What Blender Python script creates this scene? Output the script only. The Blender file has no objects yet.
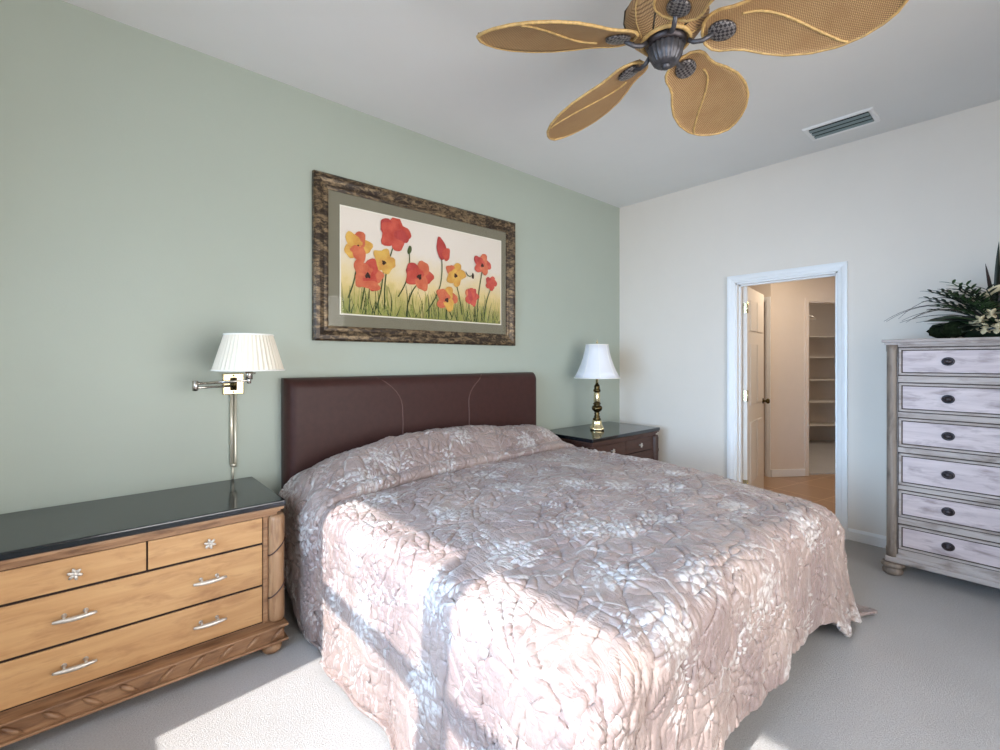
import bpy, bmesh, math, random
import numpy as np
from mathutils import Vector, Matrix
PI = math.pi
S = bpy.context.scene
COL = S.collection
random.seed(7)

# ------------------------------------------------------------------ camera
cam_d = bpy.data.cameras.new('camera')
cam = bpy.data.objects.new('camera', cam_d); COL.objects.link(cam)
cam.location = (-4.311, -2.921, 1.3515)
cam.rotation_euler = (PI/2, 0, math.radians(48.45-90))
cam_d.sensor_width = 36; cam_d.lens = 36*468/1000; cam_d.shift_y = -0.015
cam_d.clip_start = 0.02
S.camera = cam
# ------------------------------------------------------------------ view, world, sun, window daylight, added rear fill
S.view_settings.view_transform = 'Standard'; S.view_settings.look = 'None'
S.view_settings.gamma = 1; S.view_settings.use_curve_mapping = False
S.view_settings.exposure = -0.03
W = bpy.data.worlds.new('world'); S.world = W; W.use_nodes = True
bg = W.node_tree.nodes['Background']; bg.inputs[0].default_value = (.62, .78, 1, 1); bg.inputs[1].default_value = 1.0

def light(name, kind, energy, loc, color=(1, 1, 1), direction=None, size=None):
    d = bpy.data.lights.new(name, kind); d.energy = energy; d.color = color
    o = bpy.data.objects.new(name, d); COL.objects.link(o); o.location = loc
    if direction: o.rotation_euler = Vector(direction).to_track_quat('-Z', 'Y').to_euler()
    if size and kind == 'AREA': d.shape = 'RECTANGLE'; d.size, d.size_y = size
    return o
SE, SA = math.radians(38.8), math.atan(.10)
sun = light('sun', 'SUN', 9.2, (-12, -4, 9), (1, .975, .95), (math.cos(SE)*math.cos(SA), math.cos(SE)*math.sin(SA), -math.sin(SE)))
sun.data.angle = math.radians(.8)
side = light('daylight_at_side_window', 'AREA', 42, (-5.08, -1.85, 1.40), (.40, .66, 1), (1, .05, -.2), (1.9, 1.4)); side.data.spread = math.radians(80)
light('skylight_at_side_window', 'AREA', 36, (-5.07, -1.85, 1.36), (.72, .86, 1), (1, 0, -.5), (1.9, 1.4))
light('added_rear_fill', 'AREA', 122, (-2.7, -4.10, 1.3), (1, .96, .91), (.15, 1, .05), (3.0, 2.2))  # added fill light behind the camera, no window known there
light('hall_lamp_light', 'AREA', 19, (1.0, -1.65, 2.55), (1, .83, .64), (0, 0, -1), (.35, .35))
light('closet_lamp_light', 'AREA', 11, (3.4, -1.3, 2.5), (1, .86, .72), (0, 0, -1), (.5, .5))

# ------------------------------------------------------------------ materials
def new_mat(name):
    m = bpy.data.materials.new(name); m.use_nodes = True
    nt = m.node_tree; b = nt.nodes['Principled BSDF']
    return m, nt, b
def lin(c):
    return tuple((x/12.92 if x <= .04045 else ((x+.055)/1.055)**2.4) for x in [v/255 for v in c]) + (1,)
def node(nt, t, **k):
    n = nt.nodes.new(t)
    for a, v in k.items():
        if a == 'inp':
            for i, x in v.items(): n.inputs[i].default_value = x
        else: setattr(n, a, v)
    return n
def mth(nt, op, a, b=None, c=None, clamp=False):
    n = nt.nodes.new('ShaderNodeMath'); n.operation = op; n.use_clamp = clamp
    for i, x in enumerate((a, b, c)):
        if x is None: continue
        if isinstance(x, (int, float)): n.inputs[i].default_value = x
        else: nt.links.new(x, n.inputs[i])
    return n.outputs[0]
def mixc(nt, f, a, b):
    n = nt.nodes.new('ShaderNodeMix'); n.data_type = 'RGBA'
    for i, x in ((0, f), (6, a), (7, b)):
        if isinstance(x, (int, float)): n.inputs[i].default_value = x
        elif isinstance(x, tuple): n.inputs[i].default_value = x
        else: nt.links.new(x, n.inputs[i])
    return n.outputs[2]
def ramp(nt, x, a, b):
    n = nt.nodes.new('ShaderNodeMapRange'); n.clamp = True
    nt.links.new(x, n.inputs[0]); n.inputs[1].default_value = a; n.inputs[2].default_value = b
    return n.outputs[0]
def noise(nt, vec, scale, detail=3, rough=.5, dist=0):
    n = node(nt, 'ShaderNodeTexNoise', inp={'Scale': scale, 'Detail': detail, 'Roughness': rough, 'Distortion': dist})
    if vec is not None: nt.links.new(vec, n.inputs['Vector'])
    return n.outputs['Fac']
def coords(nt, kind='Object', scale=(1, 1, 1), rot=(0, 0, 0)):
    tc = nt.nodes.new('ShaderNodeTexCoord'); mp = nt.nodes.new('ShaderNodeMapping')
    mp.inputs['Scale'].default_value = scale; mp.inputs['Rotation'].default_value = rot
    nt.links.new(tc.outputs[kind], mp.inputs['Vector'])
    return mp.outputs[0]
def bump(nt, b, h, strength, dist=.002):
    n = node(nt, 'ShaderNodeBump', inp={'Strength': strength, 'Distance': dist})
    nt.links.new(h, n.inputs['Height']); nt.links.new(n.outputs[0], b.inputs['Normal'])
def flat(name, c, rough=.5, metal=0, var=.06, scale=8, bmp=0, bscale=60, stretch=(1, 1, 1), spec=.5, c2=None):
    m, nt, b = new_mat(name)
    v = coords(nt, 'Object', stretch)
    base = lin(c)
    dark = lin(c2) if c2 else tuple(x*(1-var*2) for x in base[:3])+(1,)
    f = ramp(nt, noise(nt, v, scale, 4, .6), .35, .65)
    nt.links.new(mixc(nt, f, dark, base), b.inputs['Base Color'])
    b.inputs['Roughness'].default_value = rough; b.inputs['Metallic'].default_value = metal
    b.inputs['Specular IOR Level'].default_value = spec
    if bmp: bump(nt, b, noise(nt, v, bscale, 3, .6), bmp)
    return m

M = {}
M['green'] = flat('sage_green_paint', (170, 178, 166), .45, var=.01, scale=3, bmp=.15, bscale=90, spec=.35)
M['white_wall'] = flat('warm_white_paint', (228, 219, 208), .6, var=.01, scale=3, bmp=.15, bscale=90, spec=.3)
M['ceiling'] = flat('ceiling_paint', (226, 226, 225), .7, var=.01, scale=2, bmp=.2, bscale=120, spec=.2)
M['trim'] = flat('white_gloss_trim', (236, 236, 236), .35, var=.01)
M['hall_wall'] = flat('hall_paint', (224, 212, 200), .6, var=.01, bmp=.1)
M['closet_wall'] = flat('closet_paint', (226, 216, 206), .7, var=.01)
M['door'] = flat('door_paint', (228, 220, 210), .45, var=.01)
M['brass'] = flat('brass', (222, 208, 168), .25, 1, var=.05, scale=20)
M['dark_brass'] = flat('antique_brass', (92, 78, 50), .3, 1, var=.25, scale=30)
M['cord'] = flat('pale_brass_tube', (226, 220, 202), .3, .55, var=.04)
M['nickel'] = flat('brushed_nickel', (205, 200, 192), .25, 1, var=.05, scale=30)
M['pull'] = flat('silver_pull', (222, 214, 204), .35, .7, var=.12, scale=90)
M['pewter'] = flat('dark_pewter', (74, 68, 70), .38, .8, var=.2, scale=60)
M['iron'] = flat('aged_iron', (96, 94, 98), .42, .6, var=.2, scale=40)
M['black_glass'] = flat('black_lacquer', (8, 20, 28), .12, var=.05, spec=.9)
M['painted_shade'] = flat('painted_shade_brown', (40, 24, 16), .8)  # shade painted as near-black colour: drawer gaps, unlit inner room
M['leather'] = flat('brown_leather', (64, 37, 33), .48, var=.1, scale=25, bmp=.25, bscale=160, spec=.3)
M['leather_seam'] = flat('leather_seam', (96, 66, 60), .5, var=.05)
M['shade_cream'] = flat('pleated_cream', (226, 218, 202), .85, var=.02)
M['shade_white'] = flat('white_shade_fabric', (226, 226, 230), .7, var=.01)
M['shade_trim'] = flat('shade_trim', (238, 236, 230), .7, var=.01)
M['mattress'] = flat('mattress_ticking', (225, 220, 214), .8)
M['bed_base'] = flat('bed_base_fabric', (40, 32, 34), .8)
M['stem'] = flat('plant_stem', (52, 44, 26), .6, var=.2)
M['leaf_dark'] = flat('dark_leaf', (26, 40, 24), .45, var=.3, scale=20)
M['moss'] = flat('dark_moss', (34, 44, 24), .9, var=.35, scale=60, bmp=1, bscale=130, spec=.1)
M['leaf_green'] = flat('green_leaf', (52, 78, 40), .4, var=.2, scale=20)
M['leaf_brown'] = flat('brown_grass', (66, 46, 40), .5, var=.25, scale=20)
M['petal_cream'] = flat('cream_petal', (222, 206, 168), .6, var=.15, scale=40)
M['vent_dark'] = flat('vent_slat_paint', (128, 146, 148), .5, var=.06)
M['vent_shade'] = flat('vent_shade', (36, 44, 46), .9)
M['rattan_rim'] = flat('rattan_rim', (206, 168, 106), .5, var=.18, scale=60)
M['mat_board'] = flat('olive_mat_board', (130, 126, 108), .85, var=.02)
M['mat_edge'] = flat('mat_bevel', (240, 236, 224), .8, var=.01)
M['hanger'] = flat('white_plastic', (245, 242, 236), .4, var=.01)
M['shelf'] = flat('shelf_paint', (232, 226, 218), .5, var=.01)

def wood(name, c1, c2, c3, axis=0, rough=.45):
    m, nt, b = new_mat(name)
    st = [26, 26, 26]; st[axis] = 2.2
    v = coords(nt, 'Object', tuple(st))
    n1 = noise(nt, v, 1.0, 5, .65, .6)
    v2 = coords(nt, 'Object', tuple(24 if i != axis else 6 for i in range(3)))
    n2 = noise(nt, v2, 1.0, 4, .6, .4)
    a = mixc(nt, ramp(nt, n1, .35, .68), lin(c2), lin(c1))
    nt.links.new(mixc(nt, ramp(nt, n2, .50, .74), a, lin(c3)), b.inputs['Base Color'])
    b.inputs['Roughness'].default_value = rough
    bump(nt, b, n1, .12)
    return m
M['honey'] = wood('honey_wood', (204, 160, 110), (188, 142, 94), (166, 120, 78))
M['honey_frame'] = wood('honey_frame_wood', (172, 132, 96), (136, 98, 68), (98, 66, 44))
M['honey_post'] = wood('honey_post_wood', (182, 144, 108), (150, 112, 80), (112, 78, 54), 2)
M['walnut'] = wood('walnut_wood', (88, 60, 50), (70, 46, 38), (58, 36, 30))
M['walnut_post'] = wood('walnut_post_wood', (80, 54, 44), (60, 38, 30), (46, 28, 22), 2)
M['gray_wood'] = wood('whitewashed_wood', (204, 190, 190), (180, 165, 167), (142, 126, 126), 1, .5)
M['gray_frame'] = wood('weathered_wood', (182, 172, 168), (160, 148, 142), (124, 110, 102), 1, .55)
M['gray_post'] = wood('weathered_post_wood', (146, 132, 120), (122, 108, 96), (92, 78, 68), 2, .55)
M['gray_dark'] = flat('weathered_groove', (72, 58, 50), .6, var=.2, scale=20)

def frame_mat():
    m, nt, b = new_mat('bronzed_frame')
    v = coords(nt, 'Object', (6, 6, 14))
    n1 = noise(nt, v, 3, 6, .75, .5)
    nt.links.new(mixc(nt, ramp(nt, n1, .46, .62), lin((50, 38, 28)), lin((142, 120, 90))), b.inputs['Base Color'])
    b.inputs['Roughness'].default_value = .35; b.inputs['Metallic'].default_value = .3
    bump(nt, b, n1, .3)
    return m
M['frame'] = frame_mat()

def carpet_mat():
    m, nt, b = new_mat('carpet_pile')
    v = coords(nt, 'Object')
    n1 = noise(nt, v, 160, 4, .8); n2 = noise(nt, v, 2.2, 3, .5)
    a = mixc(nt, ramp(nt, n1, .3, .7), lin((166, 162, 160)), lin((195, 192, 190)))
    nt.links.new(mixc(nt, mth(nt, 'MULTIPLY', ramp(nt, n2, .4, .7), .35), a, lin((170, 166, 163))), b.inputs['Base Color'])
    b.inputs['Roughness'].default_value = .95; b.inputs['Specular IOR Level'].default_value = .1
    bump(nt, b, n1, .8, .006)
    return m
M['carpet'] = carpet_mat()

def tile_mat():
    m, nt, b = new_mat('hall_tile')
    v = coords(nt, 'Object', (1, 1, 1), (0, 0, math.radians(12)))
    br = node(nt, 'ShaderNodeTexBrick', inp={'Scale': 1.0, 'Mortar Size': .006, 'Brick Width': .45, 'Row Height': .45})
    br.offset = 0
    nt.links.new(v, br.inputs['Vector'])
    br.inputs['Color1'].default_value = lin((170, 138, 110)); br.inputs['Color2'].default_value = lin((162, 130, 104))
    br.inputs['Mortar'].default_value = lin((196, 168, 140))
    nt.links.new(br.outputs['Color'], b.inputs['Base Color']); b.inputs['Roughness'].default_value = .3
    return m
M['tile'] = tile_mat()

def rattan_mat():
    m, nt, b = new_mat('woven_rattan')
    v = coords(nt, 'Object')
    w1 = node(nt, 'ShaderNodeTexWave', inp={'Scale': 52, 'Distortion': .5}); w1.bands_direction = 'X'
    w2 = node(nt, 'ShaderNodeTexWave', inp={'Scale': 52, 'Distortion': .5}); w2.bands_direction = 'Y'
    for w in (w1, w2): nt.links.new(v, w.inputs['Vector'])
    h = mth(nt, 'MULTIPLY', w1.outputs['Fac'], w2.outputs['Fac'])
    n = noise(nt, v, 9, 4, .6)
    a = mixc(nt, ramp(nt, h, .0, .35), lin((112, 82, 50)), lin((204, 164, 114)))
    nt.links.new(mixc(nt, mth(nt, 'MULTIPLY', ramp(nt, n, .45, .7), .5), a, lin((146, 106, 66))), b.inputs['Base Color'])
    b.inputs['Roughness'].default_value = .6
    bump(nt, b, h, .6, .003)
    return m
M['rattan'] = rattan_mat()

def mesh_plate_mat():
    m, nt, b = new_mat('basket_weave_iron')
    v = coords(nt, 'Object', (1, 1, 1), (0, 0, .78))
    c = node(nt, 'ShaderNodeTexChecker', inp={'Scale': 95})
    nt.links.new(v, c.inputs['Vector'])
    nt.links.new(mixc(nt, c.outputs['Fac'], lin((60, 56, 58)), lin((134, 128, 126))), b.inputs['Base Color'])
    b.inputs['Roughness'].default_value = .4; b.inputs['Metallic'].default_value = .5
    bump(nt, b, c.outputs['Fac'], .6, .003)
    return m
M['bracket'] = mesh_plate_mat()

def glass_mat(name='clear_glass', tint=(1, 1, 1, 1), ior=1.45):
    m = bpy.data.materials.new(name); m.use_nodes = True; nt = m.node_tree; nt.nodes.clear()
    out = nt.nodes.new('ShaderNodeOutputMaterial'); mx = nt.nodes.new('ShaderNodeMixShader')
    t = node(nt, 'ShaderNodeBsdfTransparent', inp={0: tint}); g = node(nt, 'ShaderNodeBsdfGlossy', inp={1: .02})
    fr = node(nt, 'ShaderNodeFresnel', inp={0: ior})
    nt.links.new(fr.outputs[0], mx.inputs[0]); nt.links.new(t.outputs[0], mx.inputs[1]); nt.links.new(g.outputs[0], mx.inputs[2])
    nt.links.new(mx.outputs[0], out.inputs[0])
    return m
M['glass'] = glass_mat(); M['picture_glass'] = glass_mat('picture_glazing', ior=1.22)

def fabric_mat():
    m, nt, b = new_mat('embroidered_satin')
    uv = nt.nodes.new('ShaderNodeUVMap'); uv.uv_map = 'UVMap'; v = uv.outputs[0]
    # warp
    wn = node(nt, 'ShaderNodeTexNoise', inp={'Scale': 5, 'Detail': 3}); nt.links.new(v, wn.inputs['Vector'])
    wv = node(nt, 'ShaderNodeVectorMath', operation='MULTIPLY_ADD')
    nt.links.new(wn.outputs['Color'], wv.inputs[0]); wv.inputs[1].default_value = (.12, .12, 0); nt.links.new(v, wv.inputs[2])
    w = wv.outputs[0]
    # flower heads: polar petals round scattered centres
    vo = node(nt, 'ShaderNodeTexVoronoi', inp={'Scale': 2.7, 'Randomness': .85}); nt.links.new(w, vo.inputs['Vector'])
    vo.voronoi_dimensions = '2D'
    sb = node(nt, 'ShaderNodeVectorMath', operation='SUBTRACT')
    sc = node(nt, 'ShaderNodeVectorMath', operation='SCALE'); sc.inputs['Scale'].default_value = 1.0
    nt.links.new(w, sb.inputs[0]); nt.links.new(vo.outputs['Position'], sb.inputs[1])
    sx = nt.nodes.new('ShaderNodeSeparateXYZ'); nt.links.new(sb.outputs[0], sx.inputs[0])
    ang = mth(nt, 'ARCTAN2', sx.outputs[1], sx.outputs[0])
    ln = node(nt, 'ShaderNodeVectorMath', operation='LENGTH'); nt.links.new(sb.outputs[0], ln.inputs[0]); rad = ln.outputs['Value']
    sv = node(nt, 'ShaderNodeTexVoronoi', inp={'Scale': 50, 'Randomness': 1}); sv.voronoi_dimensions = '2D'
    nt.links.new(w, sv.inputs['Vector'])
    pet = mth(nt, 'ABSOLUTE', mth(nt, 'SINE', mth(nt, 'MULTIPLY_ADD', ang, 4.5, mth(nt, 'MULTIPLY', rad, 30))))
    inside = ramp(nt, mth(nt, 'SUBTRACT', rad, mth(nt, 'MULTIPLY_ADD', pet, .055, .045)), .012, -.012)
    stitch = ramp(nt, sv.outputs['Distance'], .62, .30)
    stroke = ramp(nt, mth(nt, 'SINE', mth(nt, 'MULTIPLY_ADD', ang, 26, mth(nt, 'MULTIPLY', rad, 160))), -.5, .4)
    flower = mth(nt, 'MULTIPLY', inside, mth(nt, 'MAXIMUM', stitch, mth(nt, 'MULTIPLY', stroke, .35)))
    # leafy sprays: small stretched cells where a broad noise allows
    lv = node(nt, 'ShaderNodeMapping'); lv.inputs['Scale'].default_value = (1, 2.1, 1); lv.inputs['Rotation'].default_value = (0, 0, .7)
    nt.links.new(w, lv.inputs['Vector'])
    l1 = node(nt, 'ShaderNodeTexVoronoi', inp={'Scale': 30, 'Randomness': 1}); l1.voronoi_dimensions = '2D'; nt.links.new(lv.outputs[0], l1.inputs['Vector'])
    area = ramp(nt, noise(nt, v, 5.5, 2, .5), .56, .64)
    leaf = mth(nt, 'MULTIPLY', ramp(nt, l1.outputs['Distance'], .34, .24), area)
    # vines
    ve = node(nt, 'ShaderNodeTexVoronoi', inp={'Scale': 4.2, 'Randomness': 1}); ve.feature = 'DISTANCE_TO_EDGE'; ve.voronoi_dimensions = '2D'
    nt.links.new(w, ve.inputs['Vector'])
    vine = mth(nt, 'MULTIPLY', ramp(nt, ve.outputs['Distance'], .022, .012), ramp(nt, noise(nt, v, 7, 1, .5), .42, .5))
    emb = mth(nt, 'MAXIMUM', mth(nt, 'MAXIMUM', flower, leaf), mth(nt, 'MULTIPLY', vine, .7), clamp=True)
    tone = mixc(nt, ramp(nt, noise(nt, v, 3, 3, .6), .38, .66), lin((140, 121, 117)), lin((162, 143, 135)))
    nt.links.new(mixc(nt, mth(nt, 'MULTIPLY', emb, .72), tone, lin((206, 201, 199))), b.inputs['Base Color'])
    b.inputs['Roughness'].default_value = .36
    b.inputs['Specular IOR Level'].default_value = .45
    b.inputs['Sheen Weight'].default_value = .15; b.inputs['Sheen Roughness'].default_value = .4
    fine = noise(nt, w, 38, 4, .65, 1.2)
    cr = node(nt, 'ShaderNodeTexVoronoi', inp={'Scale': 15, 'Randomness': 1}); cr.feature = 'DISTANCE_TO_EDGE'; cr.voronoi_dimensions = '2D'
    nt.links.new(w, cr.inputs['Vector'])
    pk = []
    for k, (rot, sc_) in enumerate((((0, 0, .5), (70, 13, 1)), ((0, 0, -.7), (64, 12, 1)), ((0, 0, 1.7), (76, 14, 1)))):
        mp = node(nt, 'ShaderNodeMapping'); mp.inputs['Rotation'].default_value = rot; mp.inputs['Scale'].default_value = sc_
        nt.links.new(w, mp.inputs['Vector'])
        pk.append(mth(nt, 'MULTIPLY', noise(nt, mp.outputs[0], 1, 2, .5, .6), ramp(nt, noise(nt, v, 6.5+k*1.7, 1, .5), .46, .60)))
    pleat = mth(nt, 'ADD', mth(nt, 'ADD', pk[0], pk[1]), pk[2])
    hgt = mth(nt, 'ADD', mth(nt, 'MULTIPLY', pleat, 1.1), mth(nt, 'ADD', mth(nt, 'MULTIPLY', fine, .6), mth(nt, 'MULTIPLY', emb, .35)), mth(nt, 'ADD', mth(nt, 'MULTIPLY', emb, .0), mth(nt, 'MULTIPLY', ramp(nt, cr.outputs['Distance'], 0, .07), .1)))
    bump(nt, b, hgt, .85, .009)
    return m
M['satin'] = fabric_mat()
def plain_satin():
    m, nt, b = new_mat('cream_satin_lining')
    v = coords(nt, 'Object')
    f = noise(nt, v, 30, 4, .6, 1)
    nt.links.new(mixc(nt, f, lin((206, 186, 160)), lin((226, 210, 186))), b.inputs['Base Color'])
    b.inputs['Roughness'].default_value = .4
    bump(nt, b, f, .5, .006)
    return m
M['lining'] = plain_satin()

# ------------------------------------------------------------------ mesh helpers
def obj(name, bm, mat, parent=None, smooth=False, loc=None):
    me = bpy.data.meshes.new(name); bm.normal_update(); bm.to_mesh(me); bm.free()
    if smooth:
        for p in me.polygons: p.use_smooth = True
    for mm in (mat if isinstance(mat, (list, tuple)) else [mat]): me.materials.append(mm)
    o = bpy.data.objects.new(name, me); COL.objects.link(o)
    if parent: o.parent = parent
    if loc: o.location = loc
    if smooth == 'auto':
        pass
    return o
def smooth_by_angle(o, deg=35):
    bm = bmesh.new(); bm.from_mesh(o.data)
    for f in bm.faces: f.smooth = True
    for e in bm.edges:
        if len(e.link_faces) == 2 and e.calc_face_angle(0) > math.radians(deg): e.smooth = False
    bm.to_mesh(o.data); bm.free()
    return o
def box(bm, x0, x1, y0, y1, z0, z1, bevel=0, seg=2, mi=0):
    t = bmesh.new()
    bmesh.ops.create_cube(t, size=1)
    bmesh.ops.scale(t, vec=(abs(x1-x0), abs(y1-y0), abs(z1-z0)), verts=t.verts)
    bmesh.ops.translate(t, vec=((x0+x1)/2, (y0+y1)/2, (z0+z1)/2), verts=t.verts)
    if bevel: bmesh.ops.bevel(t, geom=list(t.edges), offset=bevel, segments=seg, affect='EDGES', profile=.6)
    add(bm, t, mi)
def add(bm, t, mi=0):
    base = len(bm.verts); vm = {}
    for v in t.verts: vm[v.index if False else v] = bm.verts.new(v.co)
    for f in t.faces:
        try:
            g = bm.faces.new([vm[v] for v in f.verts]); g.material_index = mi or f.material_index; g.smooth = f.smooth
        except ValueError: pass
    t.free()
def Box(*a, **k):
    bm = bmesh.new(); box(bm, *a, **k); return bm
def lathe(bm, prof, c=(0, 0, 0), n=24, axis='z', flute=None, mi=0):
    rings = []
    for r, z in prof:
        ring = []
        for i in range(n):
            a = 2*PI*i/n
            rr = r*(flute(a, z) if flute else 1)
            p = (rr*math.cos(a), rr*math.sin(a), z)
            if axis == 'x': p = (p[2], p[0], p[1])
            if axis == 'y': p = (p[0], p[2], p[1])
            ring.append(bm.verts.new((p[0]+c[0], p[1]+c[1], p[2]+c[2])))
        rings.append(ring)
    for a, b in zip(rings, rings[1:]):
        for i in range(n):
            f = bm.faces.new((a[i], a[(i+1) % n], b[(i+1) % n], b[i])); f.material_index = mi; f.smooth = True
    for ring, rv in ((rings[0], True), (rings[-1], False)):
        try:
            f = bm.faces.new(ring[::-1] if rv else ring); f.material_index = mi
        except ValueError: pass
    return bm
def tube(bm, pts, r, n=10, mi=0, radii=None):
    pts = [Vector(p) for p in pts]; rings = []
    up = Vector((0, 0, 1))
    t0 = (pts[1]-pts[0]).normalized()
    nrm = t0.cross(up)
    if nrm.length < 1e-3: nrm = t0.cross(Vector((1, 0, 0)))
    nrm.normalize()
    for i, p in enumerate(pts):
        t = (pts[min(i+1, len(pts)-1)]-pts[max(i-1, 0)]).normalized()
        nrm = (nrm - t*nrm.dot(t)).normalized(); bn = t.cross(nrm)
        rr = radii[i] if radii else r
        rings.append([bm.verts.new(p+(nrm*math.cos(2*PI*k/n)+bn*math.sin(2*PI*k/n))*rr) for k in range(n)])
    for a, b in zip(rings, rings[1:]):
        for k in range(n):
            f = bm.faces.new((a[k], a[(k+1) % n], b[(k+1) % n], b[k])); f.smooth = True; f.material_index = mi
    for ring in (rings[0][::-1], rings[-1]):
        f = bm.faces.new(ring); f.material_index = mi
    return bm
def prism(bm, poly, z0, z1, plane='xy', mi=0):
    """extrude an outline; plane 'xz' extrudes along y, 'yz' along x"""
    def P(a, b, c):
        return {'xy': (a, b, c), 'xz': (a, c, b), 'yz': (c, a, b)}[plane]
    lo = [bm.verts.new(P(a, b, z0)) for a, b in poly]; hi = [bm.verts.new(P(a, b, z1)) for a, b in poly]
    n = len(poly)
    fs = [bm.faces.new(lo[::-1]), bm.faces.new(hi)]
    for i in range(n): fs.append(bm.faces.new((lo[i], lo[(i+1) % n], hi[(i+1) % n], hi[i])))
    for f in fs: f.material_index = mi
    bmesh.ops.recalc_face_normals(bm, faces=fs)
    return bm
def thing(name, label, cat, loc=(0, 0, 0), rz=0, group=None):
    o = bpy.data.objects.new(name, None); COL.objects.link(o); o.empty_display_size = .1
    o.location = loc; o.rotation_euler = (0, 0, rz); tag(o, label, cat, group); return o
def tag(o, label, cat, group=None):
    o['label'] = label; o['category'] = cat
    if group: o['group'] = group
    return o
def struct(name, bm, mat, parent=None):
    o = obj(name, bm, mat, parent); o['kind'] = 'structure'; return o

# ------------------------------------------------------------------ room shell
H = 2.99; XL, YF = -4.9, -3.9; T = .14
def wall_x(name, x0, x1, y0, y1, holes, mat, z1=H):
    """wall slab thin in x, holes = [(ya, yb, za, zb)] sorted by ya"""
    bm = bmesh.new(); y = y0
    for ya, yb, za, zb in holes:
        if ya > y: box(bm, x0, x1, y, ya, 0, z1)
        if za > 0: box(bm, x0, x1, ya, yb, 0, za)
        if zb < z1: box(bm, x0, x1, ya, yb, zb, z1)
        y = yb
    box(bm, x0, x1, y, y1, 0, z1)
    return struct(name, bm, mat)
def wall_y(name, x0, x1, y0, y1, holes, mat, z1=H):
    bm = bmesh.new(); x = x0
    for xa, xb, za, zb in holes:
        if xa > x: box(bm, x, xa, y0, y1, 0, z1)
        if za > 0: box(bm, xa, xb, y0, y1, 0, za)
        if zb < z1: box(bm, xa, xb, y0, y1, zb, z1)
        x = xb
    box(bm, x, x1, y0, y1, 0, z1)
    return struct(name, bm, mat)
struct('floor', Box(XL-T, .06, YF-T, T, -.12, 0), M['carpet'])
struct('ceiling', Box(XL-T, T, YF-T, T, H, H+.12), M['ceiling'])
wall_y('wall_back', XL-T, 0, 0, T, [], M['green'])
DY0, DY1, DH = -1.957, -1.2, 2.033            # bedroom doorway
wall_x('wall_right', 0, .12, YF-T, T, [(DY0, DY1, 0, DH)], M['white_wall'])
WZ0, WZ1 = .61, 2.06
WY = [(-2.80, -1.89), (-1.81, -.90)]
wall_x('wall_left', XL-T, XL, YF-T, 0, [(WY[0][0], WY[0][1], WZ0, WZ1), (WY[1][0], WY[1][1], WZ0, WZ1)], M['white_wall'])
wall_y('wall_front', XL, 0, YF-T, YF, [(-4.2, -1.2, .15, 2.35)], M['white_wall'])  # opening made for the added rear window
# windows
for k, (ya, yb) in enumerate(WY):
    w = thing('window_%d' % (k+1), 'white single-hung window', 'window'); del w['label'], w['category']; w['kind'] = 'structure'
    bm = bmesh.new(); x0, x1 = XL-.10, XL-.06
    for a in ((ya, ya+.035, WZ0, WZ1), (yb-.035, yb, WZ0, WZ1)): box(bm, x0, x1, a[0], a[1], a[2], a[3])
    for z in (WZ0, WZ1-.035): box(bm, x0, x1, ya, yb, z, z+.035)
    box(bm, x0, x1, ya, yb, 1.47, 1.53)
    struct('window_frame', bm, M['trim'], w)
    struct('window_pane', Box(XL-.083, XL-.079, ya+.03, yb-.03, WZ0+.03, WZ1-.03), M['glass'], w)
    struct('window_sill', Box(XL-.02, XL+.03, ya-.03, yb+.03, WZ0-.03, WZ0-.003, bevel=.004), M['trim'], w)
w = thing('window_3', 'x', 'x'); del w['label'], w['category']; w['kind'] = 'structure'  # unseen rear window, added to carry the fill light
bm = bmesh.new()
for xa, xb in ((-4.2, -4.16), (-2.72, -2.68), (-1.24, -1.2)): box(bm, xa, xb, YF-.1, YF-.06, .15, 2.35)
for z in (.15, 2.31): box(bm, -4.2, -1.2, YF-.1, YF-.06, z, z+.04)
struct('window_frame', bm, M['trim'], w)
struct('window_pane', Box(-4.17, -1.23, YF-.083, YF-.079, .18, 2.32), M['glass'], w)

# baseboards
def baseboard(name, pts, h=.085, t=.014, mat='trim'):
    bm = bmesh.new()
    for (xa, ya), (xb, yb) in zip(pts, pts[1:]):
        d = Vector((xb-xa, yb-ya, 0)); L = d.length; d.normalize(); n = Vector((-d.y, d.x, 0))
        prof = [(0, 0), (t, 0), (t, h-.02), (t*.55, h-.006), (t*.3, h), (0, h)]
        lo = [bm.verts.new(Vector((xa, ya, 0))+n*a+Vector((0, 0, b))) for a, b in prof]
        hi = [bm.verts.new(Vector((xb, yb, 0))+n*a+Vector((0, 0, b))) for a, b in prof]
        fs = [bm.faces.new(lo), bm.faces.new(hi[::-1])]
        for i in range(len(prof)): fs.append(bm.faces.new((lo[i], hi[i], hi[(i+1) % len(prof)], lo[(i+1) % len(prof)])))
        bmesh.ops.recalc_face_normals(bm, faces=fs)
    return struct(name, bm, M[mat])
CW = .062
baseboard('baseboard_right', [(0, YF), (0, DY0-CW)]); baseboard('baseboard_right', [(0, DY1+CW), (0, 0)])
baseboard('baseboard_back', [(0, 0), (XL, 0)])
baseboard('baseboard_left', [(XL, 0), (XL, YF)])
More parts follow.
